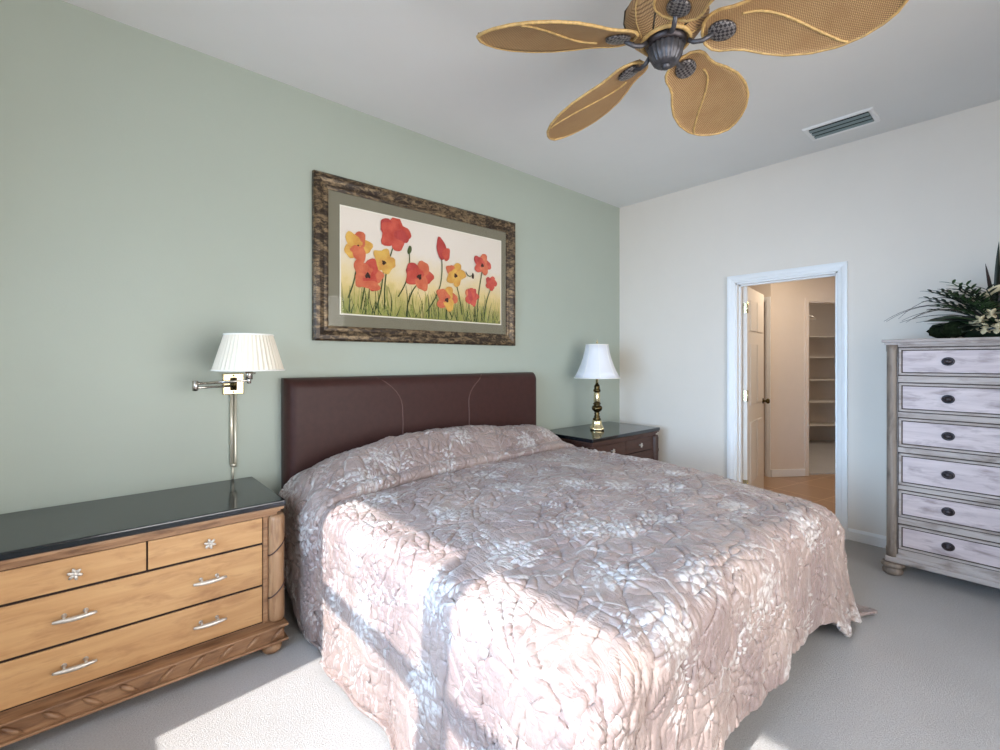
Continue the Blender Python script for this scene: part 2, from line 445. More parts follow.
# door casing + jamb
bm = bmesh.new()
def casing_bar(bm, plane, lo, hi, a, b):
    pass
def mitre(bm, corners, prof, P, closed=False):
    rows_ = [[bm.verts.new(P(a+oa*o, b+ob*o, d)) for o, d in prof] for a, b, oa, ob in corners]
    n = len(prof); fs = []
    prs = list(zip(rows_, rows_[1:]))+([(rows_[-1], rows_[0])] if closed else [])
    for u, v in prs:
        for k in range(n): fs.append(bm.faces.new((u[k], v[k], v[(k+1) % n], u[(k+1) % n])))
    if not closed: fs += [bm.faces.new(rows_[0]), bm.faces.new(rows_[-1][::-1])]
    bmesh.ops.recalc_face_normals(bm, faces=fs)
CPROF = [(-.002, 0), (-.002, .010), (.004, .014), (.020, .016), (.026, .020), (.046, .023), (CW, .022), (CW, 0)]
mitre(bm, [(DY0, 0, -1, 0), (DY0, DH, -1, 1), (DY1, DH, 1, 1), (DY1, 0, 1, 0)], CPROF, lambda a, b, d: (-d, a, b))
struct('trim_1', bm, M['trim'])
bm = bmesh.new()
box(bm, -.001, .121, DY0-.0005, DY0+.016, 0, DH); box(bm, -.001, .121, DY1-.016, DY1+.0005, 0, DH); box(bm, -.001, .121, DY0, DY1, DH-.016, DH+.0005)
box(bm, .045, .075, DY0+.016, DY0+.028, 0, DH-.016); box(bm, .045, .075, DY1-.028, DY1-.016, 0, DH-.016); box(bm, .045, .075, DY0, DY1, DH-.028, DH-.016)
struct('trim_2', bm, M['trim'])
# door leaf swung into the hall (hinge at left jamb)
dl = thing('door_1', 'x', 'x'); del dl['label'], dl['category']; dl['kind'] = 'structure'
dl.location = (.118, DY1-.02, 0); dl.rotation_euler = (0, 0, math.radians(9))
bm = bmesh.new()
box(bm, 0, .74, -.035, 0, .012, DH-.02, bevel=.002)
for za, zb in ((.22, .78), (.94, 1.50), (1.62, 1.90)):
    for xa, xb in ((.10, .34), (.40, .64)):
        for yy in (-.041, -.0):
            box(bm, xa, xb, yy, yy+.006, za, zb, bevel=.005); 
struct('door_leaf', bm, M['door'], dl)
for z in (.23, 1.03, 1.82):
    bm = bmesh.new(); box(bm, -.003, .001, -.034, -.002, z-.045, z+.045); box(bm, -.008, .03, -.0375, -.035, z-.045, z+.045); tube(bm, [(-.006, -.037, z-.05), (-.006, -.037, z+.05)], .006, 8)
    struct('hinge', bm, M['brass'], dl)
bm = bmesh.new()
lathe(bm, [(.028, -.036), (.028, -.042), (.010, -.046), (.010, -.062), (.024, -.072), (.027, -.085), (.018, -.097), (.001, -.1)], (.68, 0, .94), 16, 'y')
lathe(bm, [(.028, .001), (.028, .007), (.010, .011), (.010, .03), (.024, .04), (.027, .052), (.018, .062), (.001, .065)], (.68, 0, .94), 16, 'y')
struct('door_knob', bm, M['dark_brass'], dl)

# hall beyond the doorway
hall_z = 2.6
struct('floor_hall', Box(.06, 6.2, -3.2, 2.2, -.12, -.002), M['tile'])
struct('ceiling_hall', Box(.12, 6.2, -3.3, 2.3, hall_z, hall_z+.1), M['ceiling'])
A = Vector((1.62, -.95, 0)); D = Vector((.815, -.58, 0)).normalized(); Nn = Vector((-D.y, D.x, 0))   # angled wall, Nn points away from the bedroom
def slab(bm, s0, s1, n0, n1, z0, z1, bevel=0):
    t = bmesh.new(); box(t, s0, s1, n0, n1, z0, z1, bevel=bevel)
    for v in t.verts: v.co = A + D*v.co.x + Nn*v.co.y + Vector((0, 0, v.co.z))
    add(bm, t)
c0, c1, ch = .465, 1.27, 2.03
bm = bmesh.new(); slab(bm, 0, c0, 0, .12, 0, hall_z); slab(bm, c1, 3.7, 0, .12, 0, hall_z); slab(bm, c0, c1, 0, .12, ch, hall_z)
struct('wall_hall', bm, M['hall_wall'])
bm = bmesh.new()
slab(bm, c0-.045, c0, -.014, 0, 0, ch+.045, .004); slab(bm, c1, c1+.045, -.014, 0, 0, ch+.045, .004); slab(bm, c0-.045, c1+.045, -.0138, 0, ch, ch+.045, .004)
slab(bm, c0-.001, c0+.012, 0, .12, 0, ch); slab(bm, c1-.012, c1+.001, 0, .12, 0, ch); slab(bm, c0, c1, 0, .12, ch-.012, ch)
struct('trim_3', bm, M['hall_wall'])
bm = bmesh.new(); slab(bm, .0, c0-.045, -.014, 0, 0, .085, .003); struct('baseboard_hall', bm, M['trim'])
# wall with the dark inner doorway left of the angled wall
wall_x('wall_hall_inner', 1.62, 1.74, -.95, .45, [(-.895, -.1, 0, 2.03)], M['hall_wall'], hall_z)
bm = bmesh.new(); mitre(bm, [(-.895, 0, -1, 0), (-.895, 2.03, -1, 1), (-.1, 2.03, 1, 1), (-.1, 0, 1, 0)], [(0, 0), (0, .012), (.02, .018), (.053, .018), (.053, 0)], lambda a, b, d: (1.62-d, a, b))
box(bm, 1.619, 1.745, -.896, -.884, 0, 2.03); struct('trim_4', bm, M['trim'])
wall_y('wall_hall_left', .12, 1.62, .0, .12, [], M['hall_wall'], hall_z)
wall_y('wall_hall_right', .12, 4.6, -2.72, -2.6, [], M['hall_wall'], hall_z)
# room behind the inner doorway, its unlit look painted on the walls, and the walk-in closet
wall_y('wall_inner_room', 1.74, 2.6, .46, .58, [], M['painted_shade'], hall_z)
wall_x('wall_inner_end', 2.4, 2.5, -.62, .5, [], M['painted_shade'], hall_z)
bm = bmesh.new(); slab(bm, c0-.25, c0-.13, .12, 2.15, 0, hall_z); struct('wall_closet_left', bm, M['closet_wall'])
bm = bmesh.new(); slab(bm, c0-.25, 3.8, 2.15, 2.27, 0, hall_z); struct('wall_closet_back', bm, M['closet_wall'])
bm = bmesh.new(); slab(bm, 3.6, 3.7, .12, 2.2, 0, hall_z); struct('wall_closet_right', bm, M['closet_wall'])
bm = bmesh.new(); slab(bm, c0-.13, 3.6, .06, 2.15, -.002, .012); struct('floor_closet', bm, M['carpet'])
for i, (z, nm) in enumerate(((.32, 'lowest'), (.69, 'second lowest'), (1.04, 'middle'), (1.40, 'second highest'), (1.73, 'highest'))):
    bm = bmesh.new(); slab(bm, c0-.125, 3.59, 1.78, 2.145, z-.018, z, .003)
    for s in (.6, 1.3, 2.9): slab(bm, s, s+.02, 1.85, 2.145, z-.10, z-.019)
    tag(obj('closet_shelf', bm, M['shelf']), nm+' white wooden shelf on the back wall of the walk-in closet', 'shelf', 'shelves in the walk-in closet')
# clothes rod and hanger
def ap(s, n, z): return A + D*s + Nn*n + Vector((0, 0, z))
bm = bmesh.new(); tube(bm, [ap(.34, .8, 2.18), ap(3.595, .8, 2.18)], .014, 12)
tag(obj('clothes_rod', bm, M['nickel']), 'round clothes rod across the walk-in closet', 'rod')
hg = thing('clothes_hanger', 'white plastic hanger hanging alone on the closet rod', 'hanger', ap(.95, .8, 2.163))
def hl(s, n, z): return D*s + Nn*n + Vector((0, 0, z))
bm = bmesh.new()
pts = [hl(0, -.23, -.27), hl(0, -.20, -.235), hl(0, 0, -.16), hl(0, .20, -.235), hl(0, .23, -.27)]
hr = Matrix.Rotation(math.radians(68), 3, 'Z'); pts = [hr @ p for p in pts]
tube(bm, pts, .009, 8); tube(bm, [pts[0], pts[0]*.5+pts[-1]*.5+Vector((0, 0, -.004)), pts[-1]], .008, 8)
obj('hanger_bar', bm, M['hanger'], hg)
bm = bmesh.new(); tube(bm, [Vector((0, 0, -.16)), Vector((0, 0, -.03))] + [hr @ hl(0, .022*math.sin(a)+0, .0-.022*math.cos(a)+.0) + Vector((0, 0, .0)) for a in [x*.4 for x in range(0, 9)]], .003, 8)
obj('hook', bm, M['nickel'], hg)

# ceiling vent
vt = thing('ceiling_vent', 'white framed ceiling air vent with dark louvers near the right wall', 'vent', (-.375, -2.055, H))
bm = bmesh.new(); X, Y = .125, .20
mitre(bm, [(-X, -Y, 1, 1), (X, -Y, -1, 1), (X, Y, -1, -1), (-X, Y, 1, -1)], [(0, 0), (0, -.004), (.006, -.012), (.022, -.012), (.030, -.006), (.030, 0)], lambda a, b, d: (a, b, d), True)
obj('vent_frame', bm, M['trim'], vt)
obj('duct_shade', Box(-X+.02, X-.02, -Y+.02, Y-.02, -.004, -.001), M['vent_shade'], vt)  # flat dark sheet painted for the shaded duct, not a real opening
for i in range(3):
    bm = bmesh.new(); x = -.062+i*.062
    t = bmesh.new(); box(t, -.019, .019, -Y+.03, Y-.03, -.0012, .0012)
    bmesh.ops.rotate(t, cent=(0, 0, 0), matrix=Matrix.Rotation(math.radians(2), 3, 'Y'), verts=t.verts); bmesh.ops.translate(t, vec=(x, 0, -.013), verts=t.verts); add(bm, t)
    obj('louver', bm, M['vent_dark'], vt)

# ------------------------------------------------------------------ bedside dressers (a matching pair)
def dresser(loc, wood_m, frame_m, post_m, label):
    d = thing('bedside_dresser', label, 'dresser', loc, 0, 'matching three-row bedside dressers')
    # local: x -.522...522, back y=0 (wall side), front toward -y
    hw = .522
    bm = bmesh.new()
    box(bm, -.49, .49, -.548, -.005, .12, .640)
    box(bm, -hw+.03, hw-.03, -.565, -.003, .622, .640, bevel=.004)
    box(bm, -hw+.018, hw-.018, -.575, -.002, .638, .652, bevel=.005)
    box(bm, -hw+.006, hw-.006, -.586, -.001, .650, .664, bevel=.005)
    for sx in (-1, 1): box(bm, sx*.432, sx*.452, -.556, -.54, .125, .625, bevel=.003)
    obj('body', bm, frame_m, d)
    obj('top', Box(-hw, hw, -.592, 0, .6635, .693, bevel=.007, seg=3), M['black_glass'], d)
    bm = bmesh.new()
    box(bm, -hw+.01, hw-.01, -.608, -.004, .05, .114, bevel=.006)
    box(bm, -hw-.004, hw+.004, -.622, 0, .112, .122, bevel=.004); box(bm, -hw-.004, hw+.004, -.622, 0, .045, .055, bevel=.003)
    # carved wrapped-leaf grooves, mirrored about the middle
    for k in range(5):
        for sx in (-1, 1):
            cx = sx*(.06+k*.105)
            if k == 0 and sx < 0: pass
            pts = [(cx-sx*.030, -.6085, .058), (cx-sx*.008, -.6125, .076), (cx+sx*.014, -.6125, .094), (cx+sx*.032, -.6085, .110)]
            tube(bm, pts, .005, 8, radii=[.003, .010, .010, .003])
    obj('plinth', bm, frame_m, d)
    for sx in (-1, 1):
        bm = bmesh.new()
        lathe(bm, [(.030, .125), (.034, .132), (.036, .145), (.034, .33), (.036, .60), (.030, .622)], (sx*.492, -.550, 0), 20, flute=lambda a, z: 1+.03*math.cos(6*a))
        o = obj('corner_post', bm, post_m, d)
        for z0 in (.27, .47):
            b2 = bmesh.new()
            tube(b2, [(sx*.492+.0365*math.cos(a), -.550+.0365*math.sin(a), z0+.035*math.cos(a)) for a in [PI+i*PI/10 for i in range(11)]], .0035, 8)
            obj('carved_band', b2, M['walnut'], o)
        for yy in (-.585, -.05):
            bm = bmesh.new()
            lathe(bm, [(.020, 0), (.036, .008), (.042, .024), (.036, .040), (.024, .046)], (sx*.462, yy, 0), 24, flute=lambda a, z: 1+.06*abs(math.cos(4*a)))
            obj('bun_foot', bm, post_m, d)
    def knob(par, x, z):
        bm = bmesh.new()
        lathe(bm, [(.008, 0), (.006, -.012), (.010, -.020), (.010, -.026), (.001, -.028)], (x, -.5585, z), 12, 'y')
        for k in range(6):
            a = k*PI/3+.3; t = bmesh.new(); bmesh.ops.create_uvsphere(t, u_segments=10, v_segments=6, radius=1)
            bmesh.ops.scale(t, vec=(.011, .004, .006), verts=t.verts)
            bmesh.ops.rotate(t, cent=(0, 0, 0), matrix=Matrix.Rotation(a, 3, 'Y'), verts=t.verts)
            bmesh.ops.translate(t, vec=(x+.013*math.cos(a), -.583, z-.013*math.sin(a)), verts=t.verts); add(bm, t)
        obj('knob', bm, M['pull'], par, True)
    def pull(par, x, z):
        bm = bmesh.new()
        pts = [(x-.062+i*.0124, -.590, z-.004*math.sin(i*PI/10)) for i in range(11)]
        tube(bm, pts, .006, 8, radii=[.005, .007, .008, .0088, .0092, .0095, .0092, .0088, .008, .007, .005])
        for dx in (-.03, .03):
            tube(bm, [(x+dx, -.5585, z+.004), (x+dx, -.582, z+.008), (x+dx, -.590, z)], .0045, 8)
            lathe(bm, [(.008, 0), (.008, -.003)], (x+dx, -.5585, z+.004), 10, 'y')
        obj('pull', bm, M['pull'], par, True)
    rows = [(.503, .618, 2), (.309, .493, 1), (.136, .299, 1)]
    obj('recess', Box(-.431, .431, -.550, -.5475, .128, .622), M['painted_shade'], d)  # dark sheet painted as the shade between the drawers
    for z0, z1, n in rows:
        spans = [(-.428, -.003), (.003, .428)] if n == 2 else [(-.428, .428)]
        for xa, xb in spans:
            f = obj('drawer', Box(xa, xb, -.5585, -.5495, z0, z1, bevel=.003), wood_m, d)
            if n == 2: knob(f, (xa+xb)/2, (z0+z1)/2)
            else:
                for x in (-.215, .215): pull(f, x, (z0+z1)/2+.004)
    return d
dresser((-4.124, -.005, 0), M['honey'], M['honey_frame'], M['honey_post'], 'honey wood dresser with black top left of the bed, under the swing-arm lamp')
dresser((-.735, -.005, 0), M['walnut'], M['walnut'], M['walnut_post'], 'dark brown bedside dresser right of the bed, in the room corner under the brass lamp').scale = (1, 1, 1.026)

# ------------------------------------------------------------------ tall chest
ch_ = thing('chest_of_drawers', 'tall weathered grey six-row chest of drawers against the right wall', 'chest', (-.03, -2.835, 0))
hw = .515; fx = -.47
bm = bmesh.new()
box(bm, fx+.012, 0, -hw+.012, hw-.012, .10, 1.455)
for sy in (-1, 1): pass
# rails between the drawers
zs = [(.174, .324), (.374, .537), (.575, .769), (.813, .988), (1.032, 1.207), (1.258, 1.427)]
edges = [.125]+[v for ab in zs for v in ab]+[1.455]
for a, b in zip(edges[0::2], edges[1::2]):
    box(bm, fx+.002, fx+.02, -hw+.06, hw-.06, a+.006, b-.006, bevel=.004)
obj('carcass', bm, M['gray_frame'], ch_)
bm = bmesh.new(); box(bm, fx-.022, 0, -hw-.018, hw+.018, 1.462, 1.480, bevel=.005); box(bm, fx-.008, 0, -hw-.006, hw+.006, 1.446, 1.463, bevel=.005)
obj('top', bm, M['gray_frame'], ch_)
for sy in (-1, 1):
    bm = bmesh.new()
    prof = [(.030, .105), (.030, 1.447)]
    lathe(bm, [(.033, .105), (.033, .16), (.030, .17), (.029, 1.40), (.032, 1.41), (.032, 1.446)], (fx+.025, sy*(hw-.030), 0), 20)
    obj('corner_post', bm, M['gray_post'], ch_)
    for xx in (fx+.03, -.05):
        bm = bmesh.new(); lathe(bm, [(.036, 0), (.048, .008), (.053, .026), (.044, .040), (.042, .046), (.060, .056), (.060, .068), (.048, .078)], (xx-.012, sy*(hw-.032), 0), 24)
        obj('bun_foot', bm, M['gray_dark'] if False else M['gray_post'], ch_)
bm = bmesh.new(); box(bm, fx-.012, 0, -hw-.004, hw+.004, .078, .112, bevel=.01, seg=3); box(bm, fx+.0, 0, -hw+.03, hw-.03, .108, .135, bevel=.006)
obj('plinth', bm, M['gray_frame'], ch_)
obj('recess', Box(fx+.008, fx+.013, -hw+.058, hw-.058, .13, 1.452), M['gray_dark'], ch_)
for z0, z1 in zs:
    bm = bmesh.new(); ya, yb = -hw+.064, hw-.064
    box(bm, fx+.003, fx+.012, ya+.014, yb-.014, z0+.014, z1-.014)
    # raised beads round the drawer front
    for a in ((ya, yb, z1-.013, z1), (ya, yb, z0, z0+.013), (ya, ya+.013, z0, z1), (yb-.013, yb, z0, z1)):
        box(bm, fx-.006, fx+.012, a[0], a[1], a[2], a[3], bevel=.004, mi=1)
    gy = .018
    f = obj('drawer', bm, [M['gray_wood'], M['gray_frame']], ch_)
    b3 = bmesh.new()
    for a in ((ya+.013, yb-.013, z1-.019, z1-.012), (ya+.013, yb-.013, z0+.012, z0+.019), (ya+.012, ya+.019, z0+.013, z1-.013), (yb-.019, yb-.013, z0+.013, z1-.013)):
        box(b3, fx+.001, fx+.0035, *a)
    obj('groove', b3, M['gray_dark'], f)
    for y in (.227, -.227):
        b2 = bmesh.new(); zc = (z0+z1)/2
        lathe(b2, [(.026, .003), (.025, -.002), (.020, -.005), (.018, -.003), (.010, -.002), (.008, -.010), (.014, -.015), (.015, -.019), (.009, -.024), (.001, -.025)], (fx+.0, y, zc), 20, 'x')
        for v in b2.verts: v.co.y = y+(v.co.y-y)*1.15
        obj('knob', b2, M['pewter'], f)

# ------------------------------------------------------------------ bed
CX = -2.432
bed = thing('bed', 'king bed with brown leather headboard against the green wall', 'bed', (CX, -1.15, 0))
def bl(x, y): return x-CX, y+1.15
# headboard: padded panel, gently rolled top, curved seams
bm = bmesh.new()
nx, nz = 48, 30; HWd = 1.027; grid = {}
def hb_y(u, z):     # front surface depth (local y), padded
    ex = min(1, (1-abs(u))/.05); ez = min(1, (1.245-z)/.06)
    return -.075*(1-(1-ex)**2)**.5*(1-(1-max(ez, 0))**2)**.5 - .02*(1-u*u)*min(1, (1.25-z)/.3)
y_b = 1.15-.03
prev = None
us = [-1+2*(.5-.5*math.cos(PI*i/nx)) for i in range(nx+1)]
zz = [.05+(1.245-.05)*math.sin(PI/2*j/nz) for j in range(nz+1)]
HX = .008
V = [[bm.verts.new((u*HWd+HX, y_b+hb_y(u, z)-.035, z)) for z in zz] for u in us]
Vb = [[bm.verts.new((u*HWd+HX, y_b+.01, z)) for z in zz] for u in us]
for i in range(nx):
    for j in range(nz):
        f = bm.faces.new((V[i][j], V[i+1][j], V[i+1][j+1], V[i][j+1])); f.smooth = True
        f = bm.faces.new((Vb[i][j], Vb[i][j+1], Vb[i+1][j+1], Vb[i+1][j]))
for i in range(nx):
    f = bm.faces.new((V[i][nz], V[i+1][nz], Vb[i+1][nz], Vb[i][nz])); f.smooth = True
    bm.faces.new((V[i][0], Vb[i][0], Vb[i+1][0], V[i+1][0]))
for j in range(nz):
    f = bm.faces.new((V[0][j], V[0][j+1], Vb[0][j+1], Vb[0][j])); f.smooth = True
    f = bm.faces.new((V[nx][j], Vb[nx][j], Vb[nx][j+1], V[nx][j+1])); f.smooth = True
hbd = obj('headboard', bm, M['leather'], bed)
for xs in (-1, 1):
    b2 = bmesh.new(); pts = []
    for k in range(21):
        z = .6+.64*k/20
        x = xs*(.262+.012*0) + (xs*.20*max(0, (z-1.03)/.21)**2.2)
        xo = .262 if xs > 0 else .295
        x = xs*xo if z < 1.03 else xs*(xo+.17*((z-1.03)/.21)**2.2)
        x -= .0
        u = x/HWd
        pts.append((x, y_b+hb_y(u, z)-.0355, z))
    tube(b2, pts, .0042, 6)
    obj('seam', b2, M['leather_seam'], hbd)
obj('mattress', Box(-.965, .965, -1.0, .99, .30, .60, bevel=.05, seg=4), M['mattress'], bed)
obj('box_spring', Box(-.955, .955, -.99, .98, .09, .298, bevel=.02), M['bed_base'], bed)
for sx in (-.85, .85):
    for y in (-.85, .85):
        bm = bmesh.new(); lathe(bm, [(.025, 0), (.03, .09)], (sx, y, 0), 12); obj('leg', bm, M['walnut'], bed)

# ------------------------------------------------------------------ comforter
rng = np.random.RandomState(11)
TAB = rng.rand(256, 256)
def vnoise(x, y):
    xi = np.floor(x).astype(int); yi = np.floor(y).astype(int); fx_ = x-xi; fy = y-yi
    u = fx_*fx_*fx_*(fx_*(fx_*6-15)+10); v = fy*fy*fy*(fy*(fy*6-15)+10)
    g = lambda i, j: TAB[i % 256, j % 256]
    return (g(xi, yi)*(1-u)+g(xi+1, yi)*u)*(1-v)+(g(xi, yi+1)*(1-u)+g(xi+1, yi+1)*u)*v
def ridge(x, y): return 1-np.abs(2*vnoise(x, y)-1)
def wrinkle(s, t):
    wx = s+.10*(vnoise(s*4+9, t*4)-.5)+.03*(vnoise(s*13, t*13+5)-.5); wy = t+.10*(vnoise(s*4, t*4+31)-.5)+.03*(vnoise(s*13+40, t*13)-.5)
    h = .020*(vnoise(s*3.2+5, t*3.2)-.5)
    h -= .009*ridge(wx*7+3, wy*5.5)**9
    h -= .008*ridge(wx*9+.5*wy*9+70, wy*8)**10
    h -= .006*ridge(wx*17+20, wy*15+8)**7
    h += .003*(vnoise(wx*26, wy*26)-.5)
    return h
A_X, B_Y, R_ = .985, 2.215, .09        # half width of the flat top, foot line (-y), edge radius
def drape(s, t, ztop=.66, flare=.10, zmin=.02, rip=1.0):
    """s across, t = distance toward the foot measured as -y; returns xyz arrays"""
    es = np.maximum(np.abs(s)-(A_X-R_*.2), 0)*np.sign(s); et = np.maximum(t-(B_Y-R_*.2), 0)
    dd = np.hypot(es, et)+1e-9; mx = np.maximum(np.abs(es), et)
    ph = np.arctan2(et, np.abs(es))
    lobe = np.exp(-((s-.88)/.12)**2)*np.clip(et/.2, 0, 1)*(et > 0)
    d = mx*(1+.13*np.sin(2*ph)**2+.20*lobe)
    ux, uy = es/dd, et/dd
    arc = R_*PI/2; ang = np.clip(d/R_, 0, PI/2)
    fall = np.maximum(d-arc, 0)
    per = np.where(et > np.abs(es), s, t*np.sign(s)+7)        # coordinate along the hem
    cornerness = np.sin(2*ph)**2
    fl = np.where(s < 0, flare*.3, flare*1.3)*(1-cornerness)*(1-et/(dd))+flare*.35*et/dd*(1-cornerness)+.10*lobe+(flare+.08)*cornerness*np.where(s < 0, .5, 1)
    out = R_*np.sin(ang)+fall*fl
    amp = rip*np.where((s < 0) & (et < np.abs(es)), .55, np.where(et > np.abs(es), .5, 1))*np.clip(fall/.5, 0, 1)**1.2
    out = out+amp*(.030*np.sin(per*9.5+1.3)+.018*np.sin(per*21+.4*np.sin(per*5)))*(1-.4*cornerness)
    out = out+amp*.05*np.sin(ph*6)*cornerness
    cr_ = np.clip(np.abs(s)/A_X, 0, 1)**5*np.clip(t/B_Y, 0, 1)**6
    drop = .105*cr_+R_*(1-np.cos(ang))+fall*np.sqrt(1-np.minimum(fl, .5)**2)
    crown = .025*np.exp(-(s/.8)**2)*(1-np.clip(t/2.6, 0, 1)**2)
    z = ztop+crown-drop
    over = np.maximum(zmin-z, 0); z = np.maximum(z, zmin)+0.0; out = out+over*.8
    bx = np.clip(s, -(A_X-R_*.2), A_X-R_*.2); by = np.minimum(t, B_Y-R_*.2)
    return bx+ux*out, -(by+uy*out), z
def grid_mesh(name, X, Y, Z, U, Vv, mat, parent=None, thick=.014):
    n, m = X.shape
    me = bpy.data.meshes.new(name)
    verts = np.stack([X, Y, Z], -1).reshape(-1, 3)
    idx = np.arange(n*m).reshape(n, m)
    faces = np.stack([idx[:-1, :-1], idx[1:, :-1], idx[1:, 1:], idx[:-1, 1:]], -1).reshape(-1, 4)
    me.from_pydata(verts.tolist(), [], faces.tolist())
    uvl = me.uv_layers.new(name='UVMap'); uvs = np.stack([U, Vv], -1).reshape(-1, 2)
    uvl.data.foreach_set('uv', uvs[faces.reshape(-1)].reshape(-1).astype(np.float32))
    me.polygons.foreach_set('use_smooth', [True]*len(faces))
    me.materials.append(mat); me.update()
    o = bpy.data.objects.new(name, me); COL.objects.link(o)
    if parent: o.parent = parent
    sm = o.modifiers.new('thickness', 'SOLIDIFY'); sm.thickness = thick; sm.offset = -1
    return o
def normals(X, Y, Z):
    P = np.stack([X, Y, Z], -1); a = np.gradient(P, axis=0); b = np.gradient(P, axis=1)
    n = np.cross(a, b); n /= np.linalg.norm(n, axis=-1, keepdims=True)+1e-12
    return n
def displaced(X, Y, Z, h, sign=1):
    n = normals(X, Y, Z)*sign
    return X+n[..., 0]*h, Y+n[..., 1]*h, Z+n[..., 2]*h
def creases(sa, ta, seed, n_c=150):
    """sharp stitched puckers: short creases radiating from gathered points"""
    r = np.random.RandomState(seed); h = np.zeros((len(sa), len(ta))); ds = sa[1]-sa[0]; dt = ta[1]-ta[0]
    def line(x0, y0, a, L, dep, w):
        bend = r.uniform(-.6, .6)
        cx, cy = x0+.5*L*math.cos(a), y0+.5*L*math.sin(a); R0 = .5*L+.03
        i0, i1 = max(0, int((cx-R0-sa[0])/ds)), min(len(sa), int((cx+R0-sa[0])/ds)+1)
        j0, j1 = max(0, int((cy-R0-ta[0])/dt)), min(len(ta), int((cy+R0-ta[0])/dt)+1)
        if i1 <= i0 or j1 <= j0: return
        xx, yy = np.meshgrid(sa[i0:i1]-x0, ta[j0:j1]-y0, indexing='ij')
        u = xx*math.cos(a)+yy*math.sin(a); v = -xx*math.sin(a)+yy*math.cos(a)
        uu = np.clip(u/L, 0, 1); v = v-bend*L*uu*(1-uu)
        env = np.sin(PI*np.clip(uu*.92+.08, 0, 1))*((u > -.005) & (u < L))
        h[i0:i1, j0:j1] += env*dep*(-np.exp(-(v/w)**2)+.3*np.exp(-((np.abs(v)-2.6*w)/(1.6*w))**2))
    for k in range(n_c):
        x0, y0 = r.uniform(sa[0], sa[-1]), r.uniform(ta[0], ta[-1]); m = r.randint(4, 10); a0 = r.uniform(0, 6.3)
        for q_ in range(m):
            a = a0+q_*2*PI/m+r.uniform(-.35, .35); rr = r.uniform(.01, .04)
            line(x0+rr*math.cos(a), y0+rr*math.sin(a), a, r.uniform(.06, .20), r.uniform(.005, .013), r.uniform(.004, .0065))
    for k in range(n_c*4):
        line(r.uniform(sa[0], sa[-1]), r.uniform(ta[0], ta[-1]), r.choice([.4, -.7, 1.5, 2.2])+r.uniform(-.5, .5), r.uniform(.06, .20), r.uniform(.005, .012), r.uniform(.004, .006))
    return np.clip(h, -.022, .016)
comf = thing('comforter', 'mauve satin comforter with silvery flower embroidery spread over the bed', 'comforter', (CX, 0, .66))
SD, FD = .70, .52
s1 = np.linspace(-(A_X+SD), A_X+SD, 560); t1 = np.linspace(.52, B_Y+FD, 380)
s, t = np.meshgrid(s1, t1, indexing='ij')
hem = 1+.05*np.sin(t*4)*0
X, Y, Z = drape(s, t)
h = wrinkle(s, t)+creases(s1, t1, 2)
X, Y, Z = displaced(X, Y, Z, h, -1)
Z = np.maximum(Z, .017)
grid_mesh('cover', X, Y, Z-.66, s, t, M['satin'], comf)
# pillow end: the upper part of the comforter folded back over the pillows, with a rolled front edge
nq = 170
q = np.linspace(0, 1, nq); s2 = np.linspace(-(A_X+.66), A_X+.60, 540)
s, qq = np.meshgrid(s2, q, indexing='ij')
body = np.clip(qq/.80, 0, 1); lip = np.clip((qq-.80)/.20, 0, 1)*PI*.95
bend = .012*np.sin(s*5.0)-.075*np.clip(s, -1.05, 1.1)
yb = .188+(.585-.188+bend)*body
sid = np.clip((np.abs(s)-.80)/.25, 0, 1); sid = sid*sid*(3-2*sid)
rise = np.interp(s, [-1.7, -1.05, -.97, -.80, -.5, -.1, .4, .75, .92, 1.02, 1.7], [0, .0, .035, .09, .150, .155, .135, .115, .08, .01, 0])
pil = np.sin(np.clip((body-.0)/.97, 0, 1)*PI*.86+.42)**.85
tb = .048-.036*sid
thick = tb+rise*np.clip(pil, 0, 1)
thick = np.where(lip > 0, tb+rise*np.clip(np.sin(PI*.86+.42)**.85 if np.sin(PI*.86+.42) > 0 else 0, 0, 1), thick)
hh = np.where(lip > 0, thick*(.5+.5*np.cos(lip)), thick)
ty = yb+.045*np.sin(lip)
# side drop shorter toward the headboard
short = np.clip(1-body/.75, 0, 1)
sidelen = .66-.24*short
ss = np.sign(s)*np.where(np.abs(s) > A_X, A_X+(np.abs(s)-A_X)*(sidelen/.66), np.abs(s))
X, Y, Z = drape(ss, ty, flare=.04, rip=.25)
n = -normals(*drape(ss, ty+1e-4*qq, flare=.07, rip=.5))
bX, bY, bZ = drape(ss, .5+.0*ty, flare=.07, rip=.5)
# outward direction of the base surface
ex = np.clip((np.abs(ss)-(A_X-R_*.2))/R_, 0, PI/2)
ox, oz = np.sin(ex)*np.sign(ss), np.cos(ex)
X = X+ox*hh; Z = Z+oz*hh
seg = np.sqrt(np.gradient(X, axis=1)**2+np.gradient(Y, axis=1)**2+np.gradient(Z, axis=1)**2)
vv = np.cumsum(seg, axis=1).mean(0)[None, :]+0*s
wr = wrinkle(s+3, vv+4)+creases(s2, np.linspace(0, vv.max(), nq), 5, 45)
X, Y, Z = displaced(X, Y, Z, wr*.9*np.where(lip > 1.2, .35, 1), -1)
Z = np.maximum(Z, .02)
grid_mesh('turned_back_fold', X, Y, Z-.66, s+3, vv+4, M['satin'], comf, .012)

